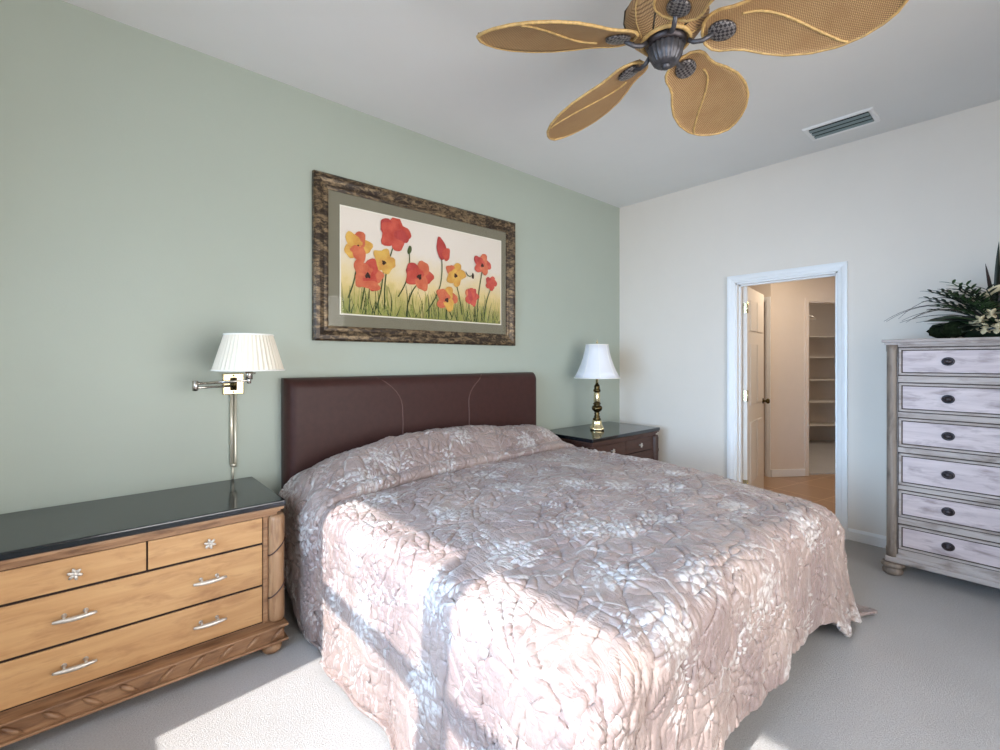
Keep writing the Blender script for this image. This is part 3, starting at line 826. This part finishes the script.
# ------------------------------------------------------------------ framed poppy picture
PX0, PX1, PZ0, PZ1 = -3.268, -1.573, 1.472, 2.514
pic = thing('framed_picture', 'framed poppy field print with olive mat above the bed', 'picture', ((PX0+PX1)/2, 0, (PZ0+PZ1)/2))
W2, H2 = (PX1-PX0)/2, (PZ1-PZ0)/2
prof = [(0, -.004), (0, -.030), (.012, -.040), (.034, -.042), (.052, -.034), (.066, -.026), (.080, -.028), (.094, -.022), (.094, -.004)]
bm = bmesh.new()
loops = []
for cx, cz in ((-1, -1), (1, -1), (1, 1), (-1, 1)):
    loops.append([bm.verts.new((cx*(W2-a), b, cz*(H2-a))) for a, b in prof])
fs = []
for i in range(4):
    a, b = loops[i], loops[(i+1) % 4]
    for k in range(len(prof)): fs.append(bm.faces.new((a[k], b[k], b[(k+1) % len(prof)], a[(k+1) % len(prof)])))
bmesh.ops.recalc_face_normals(bm, faces=fs)
obj('frame', bm, M['frame'], pic)
obj('mat_board', Box(-W2+.08, W2-.08, -.012, -.006, -H2+.08, H2-.08), M['mat_board'], pic)
AX0, AX1, AZ0, AZ1 = -3.090, -1.729, 1.650, 2.335
pcx, pcz = (PX0+PX1)/2, (PZ0+PZ1)/2
bm = bmesh.new(); a = .008
for r in ((AX0-a, AX1+a, AZ1, AZ1+a), (AX0-a, AX1+a, AZ0-a, AZ0), (AX0-a, AX0, AZ0, AZ1), (AX1, AX1+a, AZ0, AZ1)):
    box(bm, r[0]-pcx, r[1]-pcx, -.0145, -.0115, r[2]-pcz, r[3]-pcz)
obj('mat_bevel', bm, M['mat_edge'], pic)
def paper_mat():
    m, nt, b = new_mat('watercolour_paper')
    tc = nt.nodes.new('ShaderNodeTexCoord'); sx = nt.nodes.new('ShaderNodeSeparateXYZ'); nt.links.new(tc.outputs['Object'], sx.inputs[0])
    n = noise(nt, tc.outputs['Object'], 5, 4, .6)
    f = mth(nt, 'ADD', sx.outputs[2], mth(nt, 'MULTIPLY', mth(nt, 'SUBTRACT', n, .5), .35))
    a = mixc(nt, ramp(nt, f, .12, -.18), lin((232, 224, 214)), lin((226, 204, 140)))
    a = mixc(nt, ramp(nt, f, -.14, -.36), a, lin((150, 152, 84)))
    nt.links.new(a, b.inputs['Base Color']); b.inputs['Roughness'].default_value = .8
    return m
pm = paper_mat()
def paint(name, c, c2): return flat(name, c, .8, scale=14, c2=c2)
PM = [pm, paint('poppy_red', (206, 98, 80), (184, 70, 58)), paint('poppy_orange', (214, 128, 92), (194, 98, 70)), paint('poppy_yellow', (222, 184, 96), (204, 152, 74)),
      paint('poppy_dark', (74, 44, 34), (54, 34, 28)), paint('stem_green', (84, 98, 52), (66, 80, 44)), paint('grass_light', (168, 170, 92), (140, 148, 76)), paint('poppy_rose', (194, 82, 76), (168, 60, 58))]
bm = bmesh.new(); box(bm, AX0-pcx, AX1-pcx, -.0128, -.0115, AZ0-pcz, AZ1-pcz)
ly = [-.0130]
CAMF, CAMH = 468., 360.
cA = math.radians(48.45)
def on_wall(px, py):
    dx = math.cos(cA)+(px-500)/CAMF*math.sin(cA); dy = math.sin(cA)-(px-500)/CAMF*math.cos(cA)
    tt = (-.02+2.921)/dy
    return -4.311+tt*dx-pcx, 1.3515+tt*(CAMH-py)/CAMF-pcz
def cw(cx, cy): return on_wall(300+cx/3.948, 160+cy/3.948)
def patch(poly, mi):
    ly[0] -= .00002
    poly = [(min(max(x, AX0-pcx+.002), AX1-pcx-.002), min(max(z, AZ0-pcz+.002), AZ1-pcz-.002)) for x, z in poly]
    vs = [bm.verts.new((x, ly[0], z)) for x, z in poly]
    f = bm.faces.new(vs); f.material_index = mi; f.normal_update()
    if f.normal.y > 0: f.normal_flip()
def blob(x, z, rx, rz, rot, mi, wav=.12, n=18):
    ph = random.random()*6; pts = []
    for i in range(n):
        a = 2*PI*i/n; r = 1+wav*math.sin(3*a+ph)+wav*.6*math.sin(5*a+ph*2)
        u, v = rx*r*math.cos(a), rz*r*math.sin(a)
        pts.append((x+u*math.cos(rot)-v*math.sin(rot), z+u*math.sin(rot)+v*math.cos(rot)))
    patch(pts, mi)
def stroke(p0, p1, w, mi, bend=0, taper=True):
    (x0, z0), (x1, z1) = p0, p1; L = []; R = []
    dx, dz = x1-x0, z1-z0; ln = math.hypot(dx, dz)+1e-6; nx_, nz_ = -dz/ln, dx/ln
    for i in range(9):
        u = i/8; b = bend*math.sin(PI*u)*ln; ww = w*(1-.75*u if taper else 1)
        L.append((x0+dx*u+nx_*(b+ww), z0+dz*u+nz_*(b+ww))); R.append((x0+dx*u+nx_*(b-ww), z0+dz*u+nz_*(b-ww)))
    patch(L+R[::-1], mi)
random.seed(3)
for i in range(230):
    x = AX0-pcx+.01+random.random()*(AX1-AX0-.02); hgt = .06+.17*random.random()**1.3
    stroke((x, AZ0-pcz+.004), (x+random.uniform(-.05, .05), AZ0-pcz+hgt), random.uniform(.002, .005), random.choice([5, 6, 6, 5, 6]), random.uniform(-.1, .1))
stems = [((228, 375), (190, 545), .05), ((375, 325), (335, 590), -.06), ((330, 430), (300, 590), .04), ((262, 470), (240, 590), 0), ((433, 365), (388, 540), .10), ((470, 485), (430, 560), -.08), ((560, 375), (500, 600), .12), ((615, 480), (640, 610), .03), ((580, 570), (600, 620), 0), ((690, 560), (694, 620), 0), ((720, 440), (700, 600), -.02), ((755, 505), (728, 620), -.05), ((683, 455), (655, 440), .3)]
for p, q_, b_ in stems: stroke(cw(*p), cw(*q_), .0045, 5, b_, False)
def poppy(cx, cy, r, cols, core=True, tilt=0):
    x, z = cw(cx, cy); R = r/3.948*(3.1/468)*1.30
    n = 5
    for k in range(n):
        a = tilt+2*PI*k/n+random.uniform(-.2, .2)
        blob(x+R*.48*math.cos(a), z+R*.44*math.sin(a), R*.58, R*.46, a, cols[k % len(cols)], .09)
    blob(x-.1*R, z+.1*R, R*.42, R*.34, .4, cols[0], .12)
    for k in range(4):
        a = random.random()*6; stroke((x, z), (x+R*.7*math.cos(a), z+R*.6*math.sin(a)), .0016, 7 if cols[0] != 3 else 2, .1)
    if core: blob(x, z-.1*R, R*.17, R*.17, 0, 4, .2)
poppy(332, 400, 40, [3, 3, 3]); poppy(228, 340, 46, [3, 2, 3]); blob(*cw(225, 352), .05, .022, .1, 2, .15)
poppy(268, 450, 50, [2, 1, 2]); blob(*cw(280, 495), .075, .03, -.1, 2, .12)
poppy(375, 290, 55, [1, 1, 7], False); blob(*cw(352, 275), .06, .055, .5, 1); blob(*cw(402, 300), .06, .04, -.3, 7)
blob(*cw(433, 355), .016, .032, -.3, 5, .05); blob(*cw(683, 458), .011, .024, 0, 4, .05)
poppy(472, 455, 52, [1, 2, 7]); blob(*cw(560, 352), .045, .085, .25, 7, .08); blob(*cw(578, 372), .035, .05, -.2, 1, .1)
poppy(615, 452, 42, [3, 3, 2]); poppy(580, 548, 44, [2, 3, 2]); poppy(678, 540, 32, [1, 7, 2]); blob(*cw(680, 540), .035, .075, .25, 1, .1); blob(*cw(672, 535), .02, .05, .3, 7, .1)
poppy(720, 412, 40, [1, 2, 7]); poppy(755, 487, 28, [1, 1, 7], False)
pr = obj('print', bm, PM, pic)
obj('glazing', Box(-W2+.085, W2-.085, -.0195, -.0180, -H2+.085, H2-.085), M['picture_glass'], pic)

# ------------------------------------------------------------------ swing-arm wall lamp
wl = thing('wall_lamp', 'swing-arm wall lamp with pleated cream shade above the honey dresser', 'lamp', (-3.70, 0, 1.22))
bm = bmesh.new(); box(bm, -.052, .052, -.020, 0, -.058, .058, bevel=.005); obj('backplate', bm, M['brass'], wl)
bm = bmesh.new(); box(bm, -.016, .016, -.034, -.019, -.035, .035, bevel=.005); tube(bm, [(0, -.045, -.03), (0, -.045, .03)], .012, 12)
for z in (-.045, .045): lathe(bm, [(.005, -.019), (.005, -.024)], (0, 0, z), 10, 'y')
obj('pivot', bm, M['dark_brass'], wl)
EL = (-.205, -.20, .004); SO = (.002, -.335, .035)
bm = bmesh.new()
for dz in (-.010, .010): tube(bm, [(0, -.045, dz), (EL[0], EL[1], EL[2]+dz)], .006, 10)
lathe(bm, [(.001, -.026), (.013, -.024), (.014, 0), (.013, .024), (.001, .026)], EL, 14)
obj('arm', bm, M['nickel'], wl)
bm = bmesh.new(); tube(bm, [(EL[0], EL[1], EL[2]+.012), (SO[0], SO[1], SO[2]-.006)], .006, 10); lathe(bm, [(.001, -.022), (.010, -.02), (.010, .012), (.001, .014)], SO, 12)
obj('arm', bm, M['nickel'], wl)
bm = bmesh.new(); tube(bm, [(SO[0], SO[1], SO[2]), (SO[0], SO[1], SO[2]+.05)], .017, 14); tube(bm, [(SO[0], SO[1], SO[2]+.03), (SO[0]+.03, SO[1], SO[2]+.03)], .004, 8); tube(bm, [(SO[0], SO[1], SO[2]+.05), (SO[0], SO[1], SO[2]+.16)], .013, 12)
obj('socket', bm, M['nickel'], wl)
sz0, sz1 = .078, .260
def shade(bm, c, r0, r1, z0, z1, n=120, pleat=.006, curve=0, thick=.002):
    prof = []
    for k in range(13):
        u = k/12; prof.append((r0+(r1-r0)*u-curve*math.sin(PI*u)*.0-curve*(u*(1-u))*4*.25, z0+(z1-z0)*u))
    prof2 = [(r-thick, z) for r, z in prof[::-1]]
    full = prof+prof2
    rings = []
    for r, z in full:
        rings.append([bm.verts.new((c[0]+r*(1+pleat*(1 if i % 2 else -1))*math.cos(2*PI*i/n), c[1]+r*(1+pleat*(1 if i % 2 else -1))*math.sin(2*PI*i/n), c[2]+z)) for i in range(n)])
    rings.append(rings[0])
    for a, b in zip(rings, rings[1:]):
        for i in range(n): bm.faces.new((a[i], a[(i+1) % n], b[(i+1) % n], b[i]))
bm = bmesh.new(); shade(bm, (SO[0], SO[1], 0), .160, .108, sz0, sz1, 84, .014)
sh = obj('lamp_shade', bm, M['shade_cream'], wl)
bm = bmesh.new()
for r, z in ((.162, sz0+.003), (.110, sz1-.003)):
    bm = bmesh.new(); tube(bm, [(SO[0]+r*math.cos(2*PI*i/48), SO[1]+r*math.sin(2*PI*i/48), z) for i in range(49)], .004, 6)
    obj('shade_binding', bm, M['shade_trim'], sh)
bm = bmesh.new(); tube(bm, [(-.008, -.013, -.058), (-.008, -.013, -.45)], .009, 12); tube(bm, [(.011, -.011, -.058), (.011, -.011, -.40), (.011, -.011, -.46)], .007, 12)
tube(bm, [(-.002, -.012, -.45), (-.002, -.012, -.524)], .006, 10); lathe(bm, [(.014, -.455), (.014, -.44)], (.001, -.012, 0), 12)
obj('cord_cover', bm, M['cord'], wl)

# ------------------------------------------------------------------ brass table lamp
tl = thing('table_lamp', 'brass candlestick lamp with white bell shade on the dark corner dresser', 'lamp', (-.80, -.30, .711)); tl.scale = (1, 1, .972)
bm = bmesh.new()
lathe(bm, [(.060, 0), (.064, .012), (.060, .020), (.054, .035), (.046, .055), (.042, .07), (.044, .085), (.036, .095)], (0, 0, 0), 32, flute=lambda a, z: 1.05+.07*math.cos(4*a))
for k in range(4):
    a = k*PI/2; t = bmesh.new(); bmesh.ops.create_uvsphere(t, u_segments=12, v_segments=8, radius=.017)
    bmesh.ops.translate(t, vec=(.060*math.cos(a), .060*math.sin(a), .017), verts=t.verts); add(bm, t)
obj('base', bm, M['brass'], tl)
bm = bmesh.new()
lathe(bm, [(.034, .095), (.040, .105), (.026, .118), (.030, .13), (.019, .14), (.027, .155), (.018, .165), (.028, .175), (.046, .19), (.050, .208), (.043, .225), (.026, .235), (.036, .243), (.036, .252), (.024, .26)], (0, 0, 0), 28)
obj('column', bm, M['dark_brass'], tl); bm = bmesh.new()
lathe(bm, [(.022, .355), (.032, .362), (.034, .378), (.024, .39), (.028, .402), (.026, .415), (.018, .43)], (0, 0, 0), 28)
col_ = obj('column', bm, M['dark_brass'], tl)
bm = bmesh.new(); lathe(bm, [(.024, .258), (.029, .268), (.028, .31), (.026, .35), (.022, .358)], (0, 0, 0), 32, flute=lambda a, z: 1+.04*math.cos(12*a)); obj('fluted_shaft', bm, M['brass'], col_)
bm = bmesh.new(); lathe(bm, [(.013, .43), (.013, .49), (.017, .50), (.017, .54)], (0, 0, 0), 14); obj('socket', bm, M['brass'], tl)
bm = bmesh.new(); z0, z1 = .490, .805
prof = [(.205, z0), (.172, z0+.06), (.147, z0+.12), (.127, z0+.18), (.112, z0+.24), (.098, z1)]
n = 48; rings = []
for r, z in prof+[(r-.002, z) for r, z in prof[::-1]]:
    rings.append([bm.verts.new((r*(1+.012*abs(math.cos(4*2*PI*i/n)))*math.cos(2*PI*i/n), r*(1+.012*abs(math.cos(4*2*PI*i/n)))*math.sin(2*PI*i/n), z)) for i in range(n)])
rings.append(rings[0])
for a_, b_ in zip(rings, rings[1:]):
    for i in range(n): f = bm.faces.new((a_[i], a_[(i+1) % n], b_[(i+1) % n], b_[i])); f.smooth = True
sh2 = obj('lamp_shade', bm, M['shade_white'], tl)
bm = bmesh.new()
for r, z in ((.206, z0+.002), (.099, z1-.002)):
    tube(bm, [(r*1.006*math.cos(2*PI*i/48), r*1.006*math.sin(2*PI*i/48), z) for i in range(49)], .0045, 6)
    obj('shade_binding', bm, M['shade_trim'], sh2); bm = bmesh.new()
for k in range(8):
    b8 = bmesh.new(); a_ = k*PI/4; tube(b8, [(r*1.013*math.cos(a_), r*1.013*math.sin(a_), z) for r, z in prof], .0025, 6); obj('shade_seam', b8, M['shade_trim'], sh2)
bm = bmesh.new(); tube(bm, [(0, 0, .53), (0, 0, .82)], .003, 8); lathe(bm, [(.003, .812), (.008, .818), (.009, .826), (.004, .834), (.006, .84), (.001, .852)], (0, 0, 0), 12)
tube(bm, [(-.098, 0, z1-.004), (.098, 0, z1-.004)], .002, 6); tube(bm, [(0, -.098, z1-.004), (0, .098, z1-.004)], .002, 6)
obj('finial', bm, M['brass'], tl)

# ------------------------------------------------------------------ ceiling fan
FX, FY, FZ = -2.560, -1.952, 2.62
fan = thing('ceiling_fan', 'ceiling fan with five woven rattan leaf blades', 'ceiling fan', (FX, FY, H))
zo = FZ-H
bm = bmesh.new(); lathe(bm, [(.001, 0), (.085, 0), (.085, -.012), (.06, -.05), (.03, -.07), (.018, -.075)], (0, 0, 0), 28); obj('canopy', bm, M['iron'], fan)
bm = bmesh.new(); tube(bm, [(0, 0, -.07), (0, 0, zo+.12)], .013, 12); obj('downrod', bm, M['iron'], fan)
bm = bmesh.new(); lathe(bm, [(.02, zo+.20), (.08, zo+.195), (.13, zo+.175), (.158, zo+.14), (.160, zo+.10), (.140, zo+.06), (.112, zo+.03), (.092, zo+.016), (.080, zo+.014)], (0, 0, 0), 60, flute=lambda a, z: 1+.02*abs(math.sin(5*a)))
mh = obj('motor_housing', bm, M['rattan'], fan)
bm = bmesh.new(); tube(bm, [(.092*math.cos(2*PI*i/40), .092*math.sin(2*PI*i/40), zo+.014) for i in range(41)], .008, 8); obj('rim', bm, M['rattan_rim'], mh)
for k in range(10):
    a_ = 2*PI*k/10; bm = bmesh.new()
    tube(bm, [(r*1.012*math.cos(a_+tw), r*1.012*math.sin(a_+tw), zo+z) for r, z, tw in ((.094, .016, 0), (.112, .03, .12), (.140, .06, .26), (.162, .10, .40), (.160, .14, .5), (.132, .175, .56))], .0035, 6)
    obj('rib', bm, M['stem'] if k % 2 else M['rattan_rim'], mh)
bm = bmesh.new(); lathe(bm, [(.080, zo+.022), (.080, zo+.004), (.072, zo-.006), (.066, zo-.010)], (0, 0, 0), 36); obj('flywheel', bm, M['pewter'], fan)
bm = bmesh.new(); lathe(bm, [(.064, zo-.008), (.067, zo-.014), (.060, zo-.045), (.047, zo-.070), (.038, zo-.078), (.001, zo-.080)], (0, 0, 0), 72, flute=lambda a, z: 1+.06*math.cos(20*a)*(1 if z > zo-.075 else .3)); 
lathe(bm, [(.018, zo-.078), (.018, zo-.086), (.013, zo-.094), (.001, zo-.097)], (0, 0, 0), 20)
obj('switch_housing', bm, M['iron'], fan)
def blade_half(u):     # u 0..1 along the blade, half width
    pts = [(0, .0), (.012, .045), (.05, .075), (.10, .088), (.17, .090), (.24, .100), (.34, .128), (.46, .152), (.60, .160), (.74, .148), (.85, .118), (.93, .078), (.975, .042), (1, 0)]
    xs, ys = zip(*pts); return float(np.interp(u, xs, ys))
BL0, BL1 = .135, .765
pitch = math.radians(17); droop = math.radians(6.5)
for k in range(5):
    th = math.radians(5.3+72*k)
    R3 = Matrix.Rotation(th, 3, 'Z')
    def tr(v, up=0):     # blade space (along, across, up) -> fan space
        p = Matrix.Rotation(-pitch, 3, 'X') @ Vector((0, v[1], v[2]))
        q_ = Vector((v[0], p.y, p.z)); q_.z -= math.tan(droop)*(v[0]-.15)
        return R3 @ q_ + Vector((0, 0, zo+.005))
    NU, NV = 40, 12; bm = bmesh.new(); top = []; bot = []
    us_ = [.5-.5*math.cos(PI*i/NU) for i in range(NU+1)]
    outline = []
    for i, u in enumerate(us_):
        hwid = max(blade_half(u), .001); x = BL0+(BL1-BL0)*u
        cup = lambda v: .012*(v*v)-.0
        top.append([bm.verts.new(tr((x, v*hwid, .004+.010*(1-v*v)))) for v in [-1+2*j/NV for j in range(NV+1)]])
        bot.append([bm.verts.new(tr((x, v*hwid, -.004+.010*(1-v*v)))) for v in [-1+2*j/NV for j in range(NV+1)]])
    for i in range(NU):
        for j in range(NV):
            bm.faces.new((top[i][j], top[i+1][j], top[i+1][j+1], top[i][j+1])).smooth = True
            bm.faces.new((bot[i][j], bot[i][j+1], bot[i+1][j+1], bot[i+1][j])).smooth = True
        for j in (0, NV):
            bm.faces.new((top[i][j], bot[i][j], bot[i+1][j], top[i+1][j]))
    bl_ = obj('blade', bm, M['rattan'], fan)
    # woven texture follows the blade: keep object space turned with the blade
    Rm = R3.to_4x4(); bl_.data.transform(Rm.inverted()); bl_.matrix_local = Rm
    bm = bmesh.new()
    loop = [(BL0+(BL1-BL0)*u, blade_half(u)) for u in us_]+[(BL0+(BL1-BL0)*u, -blade_half(u)) for u in us_[::-1]]
    tube(bm, [Rm.inverted() @ tr((x, y, 0)) for x, y in loop], .006, 8)
    obj('rim', bm, M['rattan_rim'], bl_)
    bm = bmesh.new()
    rib = []
    for i in range(25):
        w_ = i/24; u = .22+.56*w_-.06*math.sin(PI*w_); v = -.55+1.5*w_**1.7; x = BL0+(BL1-BL0)*u; y = v*blade_half(u)
        rib.append(Rm.inverted() @ tr((x, y, -.005+.010*(1-v*v))))
    tube(bm, rib, .005, 6); obj('midrib', bm, M['rattan_rim'], bl_)
    # bracket: arm + oval basket plate under the blade root
    bm = bmesh.new()
    tube(bm, [Rm.inverted() @ (R3 @ Vector((.085, 0, zo-.002))), Rm.inverted() @ (R3 @ Vector((.105, 0, zo-.016))), Rm.inverted() @ (R3 @ Vector((.135, 0, zo-.020))), Rm.inverted() @ tr((.175, 0, -.008))], .009, 10)
    ib = obj('blade_iron', bm, M['iron'], fan); ib.matrix_local = Rm
    bm = bmesh.new(); n = 32; Rg = []
    for sc_, dz in ((1, -.006), (1.0, -.013), (.90, -.017), (.5, -.020), (.02, -.021)):
        Rg.append([bm.verts.new(Rm.inverted() @ tr((.205+.050*sc_*math.cos(2*PI*i/n), .043*sc_*math.sin(2*PI*i/n), dz+.009))) for i in range(n)])
    for a_, b_ in zip(Rg, Rg[1:]):
        for i in range(n): bm.faces.new((a_[i], a_[(i+1) % n], b_[(i+1) % n], b_[i])).smooth = True
    bm.faces.new(Rg[0][::-1]); bm.faces.new(Rg[-1])
    bmesh.ops.recalc_face_normals(bm, faces=bm.faces)
    obj('plate', bm, M['bracket'], ib)

# ------------------------------------------------------------------ silk flower arrangement on the chest
pl = thing('flower_arrangement', 'dark green silk arrangement with cream flowers on top of the tall chest', 'flower arrangement', (-.27, -2.84, 1.480)); pl.scale = (1, 1.15, 1.15)
rnd = random.Random(5)
bm = bmesh.new()
lathe(bm, [(.10, 0), (.13, .01), (.15, .04), (.15, .065), (.14, .07), (.13, .055), (.001, .05)], (0, 0, 0), 28)
for v in bm.verts: v.co.x *= .75; v.co.y *= 1.2
obj('basket', bm, M['leaf_dark'], pl)
mr = random.Random(9)
for i in range(9):
    t = bmesh.new(); bmesh.ops.create_icosphere(t, subdivisions=3, radius=1)
    rx, ry, rz_ = mr.uniform(.05, .075), mr.uniform(.05, .07), mr.uniform(.04, .055)
    for v in t.verts: v.co *= 1+.14*math.sin(v.co.x*9+i)*math.sin(v.co.y*8)*math.sin(v.co.z*10+1)
    bmesh.ops.scale(t, vec=(rx, ry, rz_), verts=t.verts)
    bmesh.ops.translate(t, vec=(mr.uniform(-.10, .08), -.16+.05*i, rz_*1.16), verts=t.verts)
    obj('moss_clump', t, M['moss'], pl, True)
def leaf(bm, base, direction, L, w, droop_=.4, n=8, twist=0, cup_=.15):
    d = Vector(direction).normalized(); side = d.cross(Vector((0, 0, 1)))
    if side.length < .05: side = Vector((1, 0, 0))
    side.normalize(); p = Vector(base); rows_ = []
    nrm0 = side.cross(d)
    side = (side*math.cos(twist)+nrm0*math.sin(twist)).normalized()
    for i in range(n+1):
        u = i/n; ww = w*math.sin(PI*min(1, u*.92+.08))**.8*(1 if u < .5 else 1)
        up = side.cross(d).normalized()
        rows_.append([bm.verts.new(p-side*ww+up*ww*cup_), bm.verts.new(p), bm.verts.new(p+side*ww+up*ww*cup_)])
        p = p+d*(L/n); d = (d+Vector((0, 0, -droop_/n))).normalized()
    for a_, b_ in zip(rows_, rows_[1:]):
        for k_ in (0, 1): bm.faces.new((a_[k_], a_[k_+1], b_[k_+1], b_[k_])).smooth = True
def solid(o, t=.0015):
    m_ = o.modifiers.new('thickness', 'SOLIDIFY'); m_.thickness = t; return o
# broad low leaves
for i in range(26):
    a = rnd.uniform(0, 2*PI) if i > 12 else PI/2+rnd.uniform(-.6, .6); bm = bmesh.new()
    leaf(bm, (.05*math.cos(a), .08*math.sin(a), .07), (math.cos(a), math.sin(a), rnd.uniform(-.05, .5)), rnd.uniform(.16, .26), rnd.uniform(.03, .045), rnd.uniform(.2, .6), twist=rnd.uniform(-.4, .4))
    for v in bm.verts: v.co.z = max(v.co.z, .006); v.co.x = min(v.co.x, .215)
    solid(obj('leaf', bm, M['leaf_green'] if i % 4 == 0 else M['leaf_dark'], pl))
# feathery sprigs: one stem with many leaflets
for i in range(26):
    a = PI/2+rnd.uniform(-1.3, 1.3) if i < 20 else rnd.uniform(0, 2*PI); bm = bmesh.new()
    d = Vector((math.cos(a)*.8, math.sin(a), rnd.uniform(.5, 1.6))).normalized(); L = rnd.uniform(.2, .32); p = Vector((.03*math.cos(a), .06*math.sin(a), .07)); pts = [p.copy()]
    for k_ in range(8):
        p = p+d*(L/8); d = (d+Vector((0, 0, -.09))).normalized(); pts.append(p.copy())
        for sgn in (-1, 1):
            sd = d.cross(Vector((0, 0, 1))).normalized()*sgn
            if k_ > 1: leaf(bm, p, d*.8+sd*1.0+Vector((0, 0, .2)), .055, .007, .3, 4)
    tube(bm, pts, .0025, 6)
    for v in bm.verts: v.co.x = min(v.co.x, .225)
    solid(obj('sprig', bm, rnd.choice([M['leaf_dark'], M['leaf_green'], M['leaf_dark']]), pl), .001)
# long arching grass strands, reaching left
for i in range(13):
    sp = [(.36, .16), (.42, .20), (.40, .10), (.34, .05), (.44, .14), (.38, .26), (.30, .02)]
    L, zz_ = sp[i % 7]; a = PI/2+rnd.uniform(-.3, .5) if i < 9 else rnd.uniform(-2.4, .2); bm = bmesh.new(); pts = []
    L *= rnd.uniform(.85, 1.1)
    for k_ in range(13):
        u = k_/12; pts.append((min(.22, L*u*math.cos(a)), .03+L*u*math.sin(a), max(.006, .07+zz_*2.2*u-(zz_*2.3-.02)*u*u*.9)))
    tube(bm, pts, .003, 6, radii=[.0035*(1-.75*k_/12) for k_ in range(13)])
    obj('grass_strand', bm, M['leaf_brown'] if i % 2 else M['stem'], pl)
# tall upright blades
for i in range(7):
    bm = bmesh.new(); leaf(bm, (rnd.uniform(-.04, .04), rnd.uniform(-.03, .07), .06), (rnd.uniform(-.12, .15), rnd.uniform(-.25, .2), 1), rnd.uniform(.26, .44), .013, rnd.uniform(-.1, .1), 10)
    solid(obj('tall_leaf', bm, M['leaf_brown'] if i % 2 == 0 else M['leaf_dark'], pl))
# cream blossoms
for i in range(9):
    y, x, z = [(.09, -.13, .09), (.05, -.15, .12), (.115, -.10, .065), (.02, -.14, .07), (-.03, -.15, .10), (-.10, -.12, .09), (.075, -.125, .045), (-.06, -.1, .15), (.03, -.15, .045)][i]
    bm = bmesh.new()
    for k_ in range(6):
        a = k_*PI/3+i; d = Vector((-.55, math.cos(a), math.sin(a)))
        leaf(bm, (x, y, z), d, .032, .013, .1, 5)
    t = bmesh.new(); bmesh.ops.create_uvsphere(t, u_segments=8, v_segments=6, radius=.007); bmesh.ops.translate(t, vec=(x-.008, y, z), verts=t.verts); add(bm, t)
    solid(obj('blossom', bm, M['petal_cream'], pl), .001)
bm = bmesh.new(); leaf(bm, (-.10, .085, .20), (-.1, -.6, .35), .12, .028, -.2, 8, .5, .5); solid(obj('lily_bud', bm, M['petal_cream'], pl))
